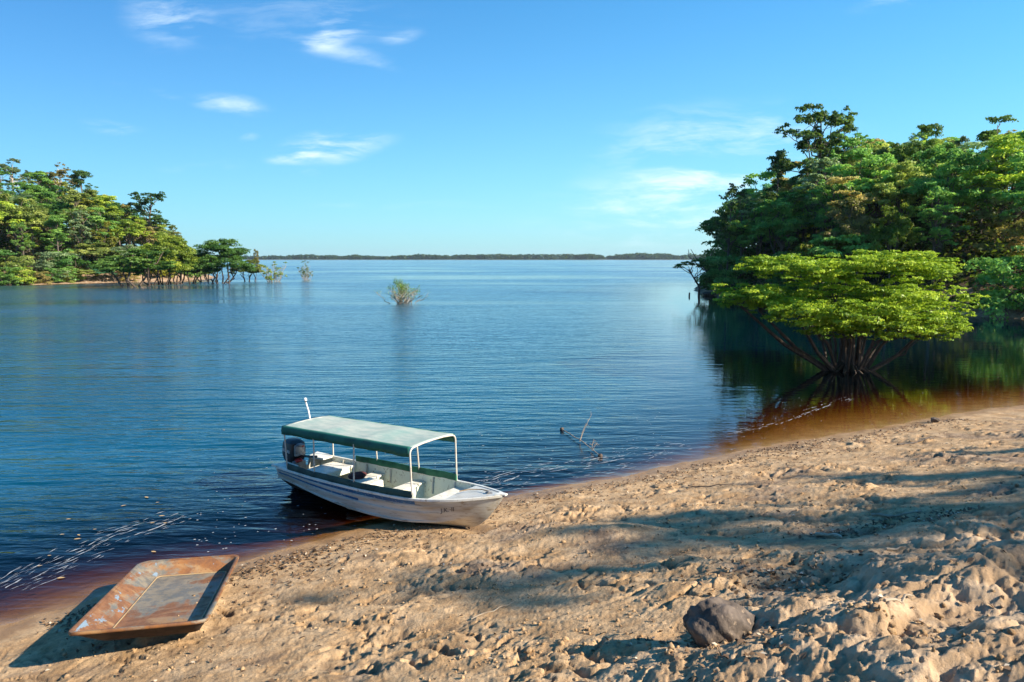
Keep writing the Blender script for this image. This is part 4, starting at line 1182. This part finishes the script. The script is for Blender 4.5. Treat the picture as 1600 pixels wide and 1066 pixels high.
TONES = {'dark green': (0.056,0.125,0.033), 'deep green': (0.077,0.169,0.037), 'mid green': (0.119,0.219,0.045), 'olive': (0.194,0.225,0.053), 'yellow-green': (0.231,0.300,0.037),
         'grey-green': (0.150,0.206,0.100), 'rusty green': (0.244,0.200,0.069), 'blue-green': (0.056,0.156,0.081), 'golden green': (0.260,0.250,0.030)}
ORD = ['first','second','third','fourth','fifth','sixth','seventh','eighth','ninth','tenth','eleventh','twelfth','thirteenth','fourteenth','fifteenth','sixteenth','seventeenth','eighteenth','nineteenth','twentieth',
       'twenty-first','twenty-second','twenty-third','twenty-fourth','twenty-fifth','twenty-sixth','twenty-seventh','twenty-eighth','twenty-ninth','thirtieth','thirty-first','thirty-second','thirty-third','thirty-fourth','thirty-fifth','thirty-sixth','thirty-seventh','thirty-eighth','thirty-ninth','fortieth']

SIL = {'L': ([-60,0,20,50,75,95,125,150,180,205,230,255,280,300,330,400], [235,248,258,264,258,264,268,283,298,314,330,345,366,388,412,425]),
       'R': ([1085,1098,1108,1120,1150,1190,1215,1240,1262,1290,1318,1345,1380,1405,1440,1475,1500,1530,1562,1590,1640,1720], [425,367,335,300,276,254,232,196,190,190,204,214,216,212,200,200,222,212,196,196,186,180])}
def to_px(P):
    x, y, z = P[0], P[1], P[2]-CAMZ
    d = y*math.cos(TH)-z*math.sin(TH); u = y*math.sin(TH)+z*math.cos(TH)
    return CX+F*x/d, CY-F*u/d

def forest(side):
    rng = np.random.default_rng(31 if side == 'L' else 47)
    if side == 'L': x0, x1, y0, y1, sp, dmax = -175, -66, 112, 215, 5.4, 42
    else: x0, x1, y0, y1, sp, dmax = 27, 104, 46, 128, 5.0, 34
    cand = []
    for gx in np.arange(x0, x1, sp):
        for gy in np.arange(y0, y1, sp):
            x = gx+rng.uniform(-.42, .42)*sp; y = gy+rng.uniform(-.42, .42)*sp
            z, d = hill_z(np.array([x]), np.array([y]), side); z = float(z[0]); d = float(d[0])
            if d < ((.3 if x < -84 else 1.2) if side == 'L' else .2) or d > dmax: continue
            px, py = to_px((x, y, z))
            if px < -70 or px > 1680: continue
            cand.append((d, x, y, z, px))
    if side == 'L':        # low bushes that hang over the water's edge
        for a, b in zip(HILL_L[:-1], HILL_L[1:]):
            for t_ in np.arange(0, 1, 3.6/np.linalg.norm(b-a)):
                p_ = a*(1-t_)+b*t_; nn = np.array([-(b-a)[1], (b-a)[0]])/np.linalg.norm(b-a)
                for sg in (1, -1):
                    c = p_+nn*sg*rng.uniform(.6, 2.2); zz, dd = hill_z(c[:1], c[1:2], 'L')
                    if dd[0] > .4:
                        px = to_px((c[0], c[1], float(zz[0])))[0]
                        if -40 < px < 215 and c[1] < 165: cand.append((float(dd[0]), c[0], c[1], float(zz[0]), px))
    out = []
    for d, x, y, z, px in cand:
        edge = d < (7 if side == 'L' else 4.5)
        if edge: kind = rng.choice(['spread','shrubby','round'], p=[.30,.60,.10] if side == 'L' else [.25,.65,.10]); h = rng.uniform(5.5, 8.5) if d > 2.3 or side == 'R' else rng.uniform(3.0, 5.0)
        else: kind = rng.choice(['round','tall','layered','shrubby'], p=[.48,.24,.18,.10]); h = rng.uniform(9.5, 15) if kind != 'shrubby' else rng.uniform(5, 8)
        v = int(rng.integers(0, 3)); key = (kind, v)
        tme, cme, H, R = get_proto(key, lambda: forest_proto(100+v*7+len(kind)*3, kind), M['bark'])
        # crowns keep under the skyline of the real wood
        dist = math.hypot(x, y)*1.0; hw = R*h/H*F/y
        lim = .5*np.interp(px, *SIL[side])+.5*max(np.interp([px-hw*.45, px, px+hw*.45], *SIL[side]))
        jit = rng.uniform(-5, 12)
        cap = CAMZ+(HY-lim-jit)*y/F-z
        if side == 'R' and px-hw*.6 < 1100: continue
        if side == 'L' and px+hw*.7 > 305 and h > 6: h = 5.0
        if cap < h: h = cap
        if h < 2.2: continue
        if h < 6 and kind in ('round','tall','layered'): kind = 'shrubby'; key = (kind, v)
        tme, cme, H, R = get_proto(key, lambda: forest_proto(100+v*7+len(kind)*3, kind), M['bark'])
        out.append([d, x, y, z, px, kind, v, h, H])
    # rows up the slope, counted from the left of each row, so that every label finds one tree
    bands = [(-9, 7 if side == 'L' else 4.5, 'waterside row'), (7 if side == 'L' else 4.5, 15 if side == 'L' else 10, 'second row up'), (15 if side == 'L' else 10, 24 if side == 'L' else 16, 'third row up'),
             (24 if side == 'L' else 16, 33 if side == 'L' else 22, 'fourth row up'), (33 if side == 'L' else 22, 99, 'top row')]
    where = 'far wooded point' if side == 'L' else 'near wooded slope'; poss = "far point's" if side == 'L' else "near slope's"
    names = {'round': ('broadleaf_tree', 'round-crowned tree'), 'tall': ('tall_tree', 'tall narrow tree'), 'layered': ('layered_tree', 'open layered tree'), 'shrubby': ('bushy_tree', 'bushy low tree'), 'spread': ('spreading_tree', 'spreading tree')}
    for b0, b1, bn in bands:
        row = sorted([o for o in out if b0 <= o[0] < b1], key=lambda o: o[4])
        for i, (d, x, y, z, px, kind, v, h, H) in enumerate(row):
            gain = 1.55 if side == 'L' else 2.4
            if side == 'L':
                warm = np.clip((px-120)/160, 0, 1)
                p = np.array([.08,.16,.26,.16,.16,.06,.06,.02,.04]); p[[3,4,6,8]] *= 1+1.8*warm
            else:
                p = np.array([.18,.20,.18,.14,.07,.12,.07,.04,.0])
                if px < 1190: p = np.array([.25,.25,.15,.03,.02,.05,.0,.25,0])
                if d < 5: p = np.array([.40,.25,.08,.03,.02,.10,.0,.12,0])
                elif 1270 < px < 1370: p = np.array([.05,.1,.2,.25,.12,.12,.16,0,0])
            tn = list(TONES)[rng.choice(9, p=p/p.sum())]
            c = np.array(TONES[tn])*rng.uniform(.85, 1.2)*gain
            o_ = ORD[i] if i < len(ORD) else 'later'
            s = h/H; nm, words = names[kind]
            sxy = float(np.clip(rng.uniform(.9, 1.2)*(1.0 if s > .6 else .6/s*.85), .85, 1.7))
            plant((kind, v), lambda: forest_proto(100+v*7+len(kind)*3, kind), (x, y, z-.2), s, rng.uniform(0, 6.28), c, nm,
                  f'{tn} {words}, {o_} from the left in the {poss} {bn}', 'tree', f'trees of the {where}', sxy=sxy)
forest('L'); forest('R')

def feature(kind, v, px, top, y, side, tone, name, label, sxy=1.0, rz=0.0, bark=None, scale_min=.3, seed=None, tilt=(0,0), base_z=None, group=None, cat='tree', mk=None, crown='crown', mul=1.0):
    P = at_y(px, top, y)
    z = base_z if base_z is not None else float(hill_z(np.array([P[0]]), np.array([y]), side)[0][0])
    key = (kind, v) if seed is None else (kind, v, seed)
    mk = mk or (lambda: forest_proto(seed if seed is not None else 100+v*7+len(kind)*3, kind))
    H = get_proto(key, mk, bark or M['bark'])[2]
    s = (P[2]-z)/H
    return plant(key, mk, (P[0], y, z-.1), s, rz, np.array(TONES[tone])*mul, name, label, cat, group, bark, sxy, crown, tilt)

# crest trees that make the skyline
feature('layered', 5, 1285, 152, 92, 'R', 'dark green', 'emergent_tree', 'tallest tree on the near slope, dark airy crown above the wood', .85, 1.0, seed=501)
feature('round', 0, 1440, 176, 84, 'R', 'mid green', 'crest_tree', 'domed mid green tree on the crest, between the tallest tree and the frame edge', .7, 2.0)
feature('round', 1, 1385, 200, 86, 'R', 'dark green', 'crest_tree', 'small dark domed tree in the skyline dip beside the tallest tree', .6, .6)
feature('tall', 0, 1562, 174, 80, 'R', 'deep green', 'crest_tree', 'dark tall tree standing highest at the outer end of the crest', .95, 2.4)
feature('round', 2, 1500, 205, 84, 'R', 'grey-green', 'crest_tree', 'thin grey-green tree with bare twigs on the crest between two domed crowns', .5, 2.9)
feature('layered', 2, 1140, 282, 92, 'R', 'dark green', 'edge_tree', 'dark open tree leaning out over the water at the slope end', .62, 4.0, tilt=(0,-.10))
feature('tall', 1, 1218, 232, 92, 'R', 'dark green', 'edge_tree', 'narrow dark tree on the skyline where the slope starts to climb', .7, 1.0)
feature('round', 2, 1330, 300, 72, 'R', 'rusty green', 'flowering_tree', 'olive tree with rusty young leaves in the middle of the near slope', .75, 1.0)
feature('round', 1, 1400, 285, 68, 'R', 'yellow-green', 'bright_tree', 'sunlit yellow-green tree in the middle of the near slope', .55, 2.2)
feature('shrubby', 1, 1300, 352, 72, 'R', 'golden green', 'bright_shrub', 'lemon green shrub just above the flooded umbrella tree', .9, 1.0, cat='shrub', mul=.8)
feature('layered', 7, 222, 290, 168, 'L', 'dark green', 'leaning_tree', 'dark leaning tree standing clear on the skyline of the far point', 1.05, 1.2, seed=503, tilt=(0, .12))
feature('layered', 8, 88, 252, 170, 'L', 'rusty green', 'pale_tree', 'pale-limbed tree with a thin rusty crown on the far crest', .9, .5, M['pale_bark'], seed=504)
feature('layered', 9, 14, 243, 165, 'L', 'grey-green', 'pale_tree', 'thin greyish tree at the outer end of the far crest', .9, .9, M['pale_bark'], seed=505)
feature('tall', 2, 126, 262, 168, 'L', 'dark green', 'crest_tree', 'dark narrow tree topping the far crest behind the pale-trunked tree', .8, 2.5)
feature('layered', 10, 122, 318, 150, 'L', 'olive', 'pale_tree', 'tree with a bare whitish forked trunk halfway up the far point', .62, 2.0, M['pale_bark'], seed=506)
feature('palm', 0, 24, 296, 150, 'L', 'grey-green', 'palm_tree', 'feathery palm near the outer end of the far point', 1.0, 0, cat='palm', mk=lambda: palm_proto(3), crown='fronds', mul=1.5)
feature('palm', 0, 112, 318, 152, 'L', 'mid green', 'palm_tree', 'feathery palm beside the bare whitish trunk on the far point', 1.0, 2, cat='palm', mk=lambda: palm_proto(3), crown='fronds', mul=1.4)
feature('round', 0, 160, 338, 150, 'L', 'golden green', 'bright_tree', 'golden green tree glowing halfway up the far point', .7, 2, mul=.8)
feature('layered', 0, 272, 350, 160, 'L', 'olive', 'edge_tree', 'thin olive tree at the low end of the far point, above the flooded trees', .8, 3)

# trees standing in the water off the far point
STILT = [(205,372,448,'mid green','wide bright flooded tree nearest the pale sandbar',1.5), (238,380,446,'deep green','slim dark flooded tree second from the sandbar',1.2), (262,362,445,'yellow-green','tall yellow-green flooded tree in front of the orange bank',1.5),
         (292,384,444,'mid green','small flooded tree just before the round dark one',1.2), (344,371,443,'deep green','biggest dark round flooded tree at the end of the far point',1.55), (318,392,441,'mid green','low flooded tree pressed against the round dark one',1.25),
         (386,396,440,'olive','thin low flooded tree on the open side of the round dark one',1.2)]
for i, (px, top, by, tone, lab, sx) in enumerate(STILT):
    y = at(px, by, 0)[1]
    kd = 'dome' if i in (4, 2) else 'stilt'
    feature(kd, i % 3, px, top, y, None, tone, 'flooded_tree', lab, sx if kd == 'stilt' else (1.12 if i == 4 else .9), i*1.3, M['wet_bark'], base_z=-.05, seed=600+i % 3, group='flooded trees off the far point', mul=1.0)
feature('thin', 0, 426, 399, at(426,441,0)[1], None, 'yellow-green', 'flooded_shrub', 'thin green-topped shrub in the water beyond the flooded trees', .95, 0, M['twig'], base_z=0, seed=701, cat='shrub', mul=1.1)
feature('thin', 1, 477, 400, at(477,438,0)[1], None, 'grey-green', 'flooded_shrub', 'outermost see-through greyish shrub standing off the far point', .62, 2, M['twig'], base_z=0, seed=702, cat='shrub')
feature('round', 2, 399, 386, 158, None, 'rusty green', 'small_tree', 'tiny rust-topped tree peeping over the flooded shrubs', .32, 1, base_z=0)

# lone shrub in the middle of the bay
def lone_shrub():
    rng = np.random.default_rng(77); B = at(628, 474, 0); m = MB(); ends = []
    for i in range(46):
        a = rng.uniform(0, 6.28); sp = rng.uniform(.15, 1.0); H = 2.5*(1-.55*sp)*rng.uniform(.75, 1.08); R = 2.9*sp
        base = np.array([rng.normal()*.25+(.9*sp*math.cos(a) if i > 30 else 0), rng.normal()*.25, -.5])
        end = np.array([base[0]+R*math.cos(a)*.9, base[1]+R*math.sin(a)*.9, H]); pts = limb(m, base, end, .045, .014, rng, sides=5)
        ends.append((end, a))
        for _ in range(3):
            q = pts[rng.integers(2, 5)]; e = q+np.array([rng.normal()*.3+.2*math.cos(a), rng.normal()*.3+.2*math.sin(a), rng.uniform(.25,.6)]); limb(m, q, e, .02, .008, rng, 3, sides=4); ends.append((e, a))
    root = empty('river_shrub', B); tag(root, 'lone leafless-looking shrub with a green tip, standing in the middle of the bay', 'shrub')
    m.build('stems', M['twig'], root, smooth=True)
    P = []
    for e, a in ends:
        k = 24 if (e[2] > 1.6 and e[0] < .3) else (14 if e[2] > 1.3 else 5)
        P.append(e+rng.normal(size=(k,3))*[.14,.14,.16])
    P.append(np.array([-.62,0,2.35])+rng.normal(size=(160,3))*[.16,.16,.24]); P.append(np.array([-.3,0,1.95])+rng.normal(size=(110,3))*[.2,.2,.2])
    V, Fc = cards(np.vstack(P), .8, .13, rng, .5, .2)
    o = link('leaves', np_mesh('leaves', V, Fc, False, {'tone': np.repeat(rng.uniform(.3,.9,len(Fc)), 4)}), M['leaf'], root); o.color = (.15,.26,.025,1)
lone_shrub()

# little umbrella tree leaning over the water at the end of the near slope
def leaning_tree():
    rng = np.random.default_rng(5); B = at(1091, 462, 0); y = B[1]; m = MB()
    def W(px, py, dy=0.0): return at_y(px, py, y+dy)-B
    tr = [W(1091,468), W(1093,450), W(1090,444), W(1085,436), W(1080,428), W(1076,421)]
    m.tube(tr, [.16,.15,.13,.11,.09,.06], 7); blobs = []
    for (px, py, dy) in ((1066,415,0),(1074,411,.8),(1084,408,-.6),(1094,409,.5),(1104,413,-.5),(1062,418,-.6),(1098,417,.8),(1110,418,0),(1082,413,1.2)):
        c = W(px, py, dy); limb(m, tr[3] if px > 1085 else tr[4], c, .06, .02, rng, sag=.03); blobs.append((*c, .75, .8, .26))
    root = empty('leaning_umbrella_tree', B); tag(root, 'small flat-topped tree leaning out of the water at the end of the near slope', 'tree')
    m.build('trunk', M['wet_bark'], root, smooth=True)
    V, Fc, tone = crown_np(rng, blobs, 1500, .26); o = link('crown', np_mesh('crown', V, Fc, False, {'tone': tone}), M['leaf'], root); o.color = (*TONES['deep green'], 1)
leaning_tree()
m = MB(); P = at(1077, 463, 0); m.tube([P-[0,0,.6], P+[0,0,.1], P+[.02,0,.42]], [.12,.11,.10], 8); m.tube([P+[.02,0,.42], P+[.02,0,.5]], [.10,.05], 8)
tag(m.build('post', M['wet_bark'], smooth=True), 'short dark stump post in the water beside the leaning umbrella tree', 'post')
P = at(1108, 462, 0); rk = rock('shore_rock', P, (1.9,1.2,.9), 8, M['rock'], .3); tag(rk, 'dark flat rock at the waterline under the near slope', 'rock')

# flooded umbrella tree, the bright one
def umbrella_tree():
    rng = np.random.default_rng(15); B = at(1325, 578, 0); y = B[1]
    root = empty('umbrella_tree', B); tag(root, 'bright yellow-green two-tiered umbrella tree standing in the shallow water', 'tree')
    def W(px, py, dy=0.0): return at_y(px, py, y+dy)-B
    up, lo = [], []
    def pad(lst, px, py, dy, rx, rz_, ry=None): lst.append((*W(px, py, dy), rx, ry or rx, rz_))
    # upper tier: a shallow bowl, rim higher at the middle
    for k in range(84):
        a = k*2.39996; q = math.sqrt((k+.5)/84); px = 1327+150*q*math.cos(a); dy = 4.2*q*math.sin(a)
        edge = abs(px-1327)/150
        py = 420+9*math.cos(a*3)*q-4*(dy/4.2)*0+rng.uniform(-7, 9)-10*(1-edge)*rng.uniform(.3,1)+(8 if edge < .5 and q < .6 else 0)
        if px < 1215: py = max(py, 404+.02*(1215-px))
        pad(up, px, py-2, dy, rng.uniform(.55,.95), rng.uniform(.26,.46))
    for px, py in ((1180,404),(1192,402),(1230,400),(1290,398),(1355,393),(1362,396),(1400,400),(1440,396),(1452,398),(1478,404),(1482,412),(1462,430),(1478,420),(1170,412),(1176,418),(1200,426)):
        pad(up, px, py+4, rng.uniform(-1.5,1.5), .55, .20)
    # lower tier: wide ring, drooping towards the viewer
    for k in range(95):
        a = k*2.39996; q = math.sqrt(.12+.88*(k+.5)/95); px = 1318+176*q*math.cos(a); dy = 4.9*q*math.sin(a)
        py = 474-7*(dy/4.9)+rng.uniform(-9, 10)-(6*abs(px-1318)/176)
        if dy < 0: py += 20*(-dy/4.9)*rng.uniform(.2, 1)
        if px < 1200: py = 462+rng.uniform(-8, 14)
        if px > 1400: py = 480+rng.uniform(-26, 34)*(1-.45*(px-1400)/110)
        pad(lo, px, py+7, dy, rng.uniform(.6,1.0), rng.uniform(.36,.60))
    for px, py in ((1126,452),(1138,458),(1150,462),(1165,470),(1180,478),(1520,467),(1514,480),(1505,492),(1498,505),(1480,520),(1460,526),(1440,524),(1512,468),(1490,455),(1465,452),(1420,520),(1395,516),(1300,512),(1270,500),(1330,516),(1250,492),(1360,512)):
        pad(lo, px, py, rng.uniform(-1.6,.6), .55, .24)
    for k in range(20):      # shaded inner foliage between the tiers
        a = k*2.39996; qq = math.sqrt((k+.5)/20); px = 1330+118*qq*math.cos(a); pad(lo, px, 452+rng.uniform(-14, 12)+.03*(px-1330), 3.4*qq*math.sin(a)+.4, rng.uniform(.6,.95), rng.uniform(.25,.45))
    for k in range(34):
        px = 1262+225*((k*.618)%1); pad(lo, px, 506+rng.uniform(-10, 16)+8*math.sin((px-1262)/225*3.1), rng.uniform(-4.2, -.5), rng.uniform(.5,.85), rng.uniform(.25,.4))
    m = MB()
    # stems spread from one stool, limbs run out under the tiers
    stems = []
    for i in range(26):
        a = i*2.39996; b0 = np.array([.55*math.cos(a)*rng.uniform(.3,1), .5*math.sin(a)*rng.uniform(.3,1), -.6])
        r1 = rng.uniform(.5, 2.7) if i > 5 else rng.uniform(.2, .9)
        mid = np.array([r1*.55*math.cos(a), r1*.55*math.sin(a), rng.uniform(1.1, 1.6)]); end = np.array([r1*math.cos(a), r1*math.sin(a), rng.uniform(2.1, 2.9)])
        pts = [b0, b0*.55+mid*.45+[0,0,-.12], mid, mid*.5+end*.5, end]; pts = [p+rng.normal(size=3)*.05 if 0 < j else p for j, p in enumerate(pts)]
        m.tube(pts, np.array([.10,.08,.065,.05,.04])*rng.uniform(.5, 1.2), 7); stems.append(pts)
    # long low limbs to both sides
    for tgt in ((1150,472,-.6),(1185,484,-.2),(1455,506,-1.0),(1245,494,-1.2)):
        e = W(*tgt); s0 = np.array([.3*np.sign(e[0]), -.1, -.5]); mid = s0*.45+e*.55+np.array([0,0,-.28]); pts = [s0, s0*.72+e*.28+[0,0,-.10], mid, e]
        m.tube(pts, [.13,.11,.085,.04], 7)
        stems.append(pts)
    tips = np.array([p for s in stems for p in s[2:]])
    for k, bl in enumerate(up+lo):
        c = np.array(bl[:3]); 
        if k % 2: continue
        d = np.linalg.norm((tips-c)*[1,1,1.3], axis=1)+np.where(tips[:,2] > c[2]-.1, 4, 0); s_ = tips[np.argmin(d)]
        if d.min() > 1.9: continue
        limb(m, s_, c-[0,0,.08], .045, .014, rng, 4, sag=-.06, wig=.04, sides=5)
    # roots that splay into the water
    for i in range(18):
        a = i*.349+rng.uniform(-.1,.1); r1 = rng.uniform(1.0, 2.0)
        m.tube([(.25*math.cos(a),.25*math.sin(a),.35),(.7*math.cos(a),.7*math.sin(a),.10),(r1*math.cos(a),r1*math.sin(a),-.35)], [.07,.06,.03], 5)
    m.build('trunk', M['wet_bark'], root, smooth=True)
    for lst, nm, n in ((up, 'upper_crown', 36000), (lo, 'lower_crown', 62000)):
        V, Fc, tone = crown_np(rng, lst, n, .145, inner=.4, up=.7, aspect=.5, jit=.55, sub=9, subk=.82, subz=.42)
        o = link(nm, np_mesh(nm, V, Fc, False, {'tone': tone}), M['bright_leaf'], root); o.color = (.31,.44,.036,1)
umbrella_tree()

# trees of the bank outside the picture, which throw the broken shade across the sand
def shade_tree(rx, ry, X, key, v, label, sxy=1.0, cover=1.0):
    """tree standing at x = X on the bank whose shade reaches as far as (rx, ry)"""
    z0 = float(height(np.array([rx]), np.array([ry]))[0]); t_ = (X-rx)/SUN[0]
    y = ry+SUN[1]*t_; top = z0+SUN[2]*t_
    gz = float(height(np.array([X]), np.array([y]))[0])
    H = get_proto((key, v), lambda: forest_proto(100+v*7+len(key)*3, key), M['bark'])[2]
    plant((key, v), None, (X, y, gz-.1), (top-gz)/H, v*1.9+X, np.array(TONES['deep green']), 'bank_tree', label, 'tree', 'trees on the bank beside the viewer', sxy=sxy)
for a in SHADE: shade_tree(*a)

# undergrowth on both slopes
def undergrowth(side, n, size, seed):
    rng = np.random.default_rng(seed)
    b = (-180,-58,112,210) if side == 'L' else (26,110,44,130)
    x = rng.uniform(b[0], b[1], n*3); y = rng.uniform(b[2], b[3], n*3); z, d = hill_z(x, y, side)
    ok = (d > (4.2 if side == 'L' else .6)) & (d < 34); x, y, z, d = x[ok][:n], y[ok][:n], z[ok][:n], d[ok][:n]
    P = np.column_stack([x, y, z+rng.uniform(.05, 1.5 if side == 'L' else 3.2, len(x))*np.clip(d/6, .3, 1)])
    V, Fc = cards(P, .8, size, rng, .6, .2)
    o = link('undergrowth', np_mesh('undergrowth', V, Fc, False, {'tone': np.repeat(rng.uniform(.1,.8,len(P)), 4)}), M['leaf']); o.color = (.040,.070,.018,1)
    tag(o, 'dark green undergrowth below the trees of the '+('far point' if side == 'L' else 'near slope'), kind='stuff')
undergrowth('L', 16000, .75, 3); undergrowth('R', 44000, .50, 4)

# ------------------------------------------------------------------ far shore
def far_wood():
    rng = np.random.default_rng(8); n = 1300
    x = np.sort(rng.uniform(-1700, 1400, n)); y = 2560+rng.uniform(0, 90, n)+.03*np.abs(x)
    hgt = 21+7*fbm(x*.009, x*0+3.3, 4, 4)+rng.normal(size=n)*1.8; hgt = .86*hgt*(.80+.20*sstep(-1000, 300, x))
    P = []; 
    for xi, yi, h in zip(x, y, hgt):
        k = 54; r = h*.36; D = rng.normal(size=(k,3)); D /= np.linalg.norm(D, axis=1)[:,None]
        P.append(np.array([xi, yi, h*.52])+D*[r*1.25, r, h*.48])
    P = np.vstack(P); V, Fc = cards(P, .9, 6.0, rng, .8, .1)
    o = link('far_wood', np_mesh('far_wood', V, Fc, False, {'tone': np.repeat(rng.uniform(.2,.8,len(P)), 4)}), M['leaf']); o.color = (.030,.070,.030,1)
    tag(o, 'long low line of woods on the far side of the river', kind='stuff')
    m = MB(); xs = np.linspace(-2600, 2200, 60)
    m.loft([[np.array([a, 2540+.03*abs(a)+12*math.sin(a*.01), -1]), np.array([a, 2552+.03*abs(a)+12*math.sin(a*.01), 1.2]), np.array([a, 2700+.03*abs(a), 5]), np.array([a, 3000+.03*abs(a), 4])] for a in xs], False)
    M['far_ground'] = weathered('dark_bank', (.05,.06,.03), (.09,.07,.04), .02, .95)
    tag(m.build('far_shore', M['far_ground'], smooth=True), 'low far bank of the river', kind='structure')
far_wood()

# ------------------------------------------------------------------ air
def haze(dens):
    m, t = newmat('air'); v = t.n('ShaderNodeVolumePrincipled'); v.inputs['Color'].default_value = (.72,.86,1,1); v.inputs['Density'].default_value = dens; v.inputs['Anisotropy'].default_value = .2
    o = t.n('ShaderNodeOutputMaterial'); t.l(v.outputs[0], o.inputs['Volume'])
    b = MB(); b.box((0, 1650, 20.5), (9200, 5300, 57)); tag(b.build('haze', m), 'faint blue haze over the river', kind='stuff')
haze(HAZE)

r = scene.render; cy = scene.cycles
cy.max_bounces = 8; cy.diffuse_bounces = 3; cy.glossy_bounces = 3; cy.transmission_bounces = 4; cy.transparent_max_bounces = 12; cy.volume_bounces = 0
cy.caustics_reflective = False; cy.caustics_refractive = False; cy.sample_clamp_indirect = 6
cy.use_denoising = True
r.filter_size = 1.15
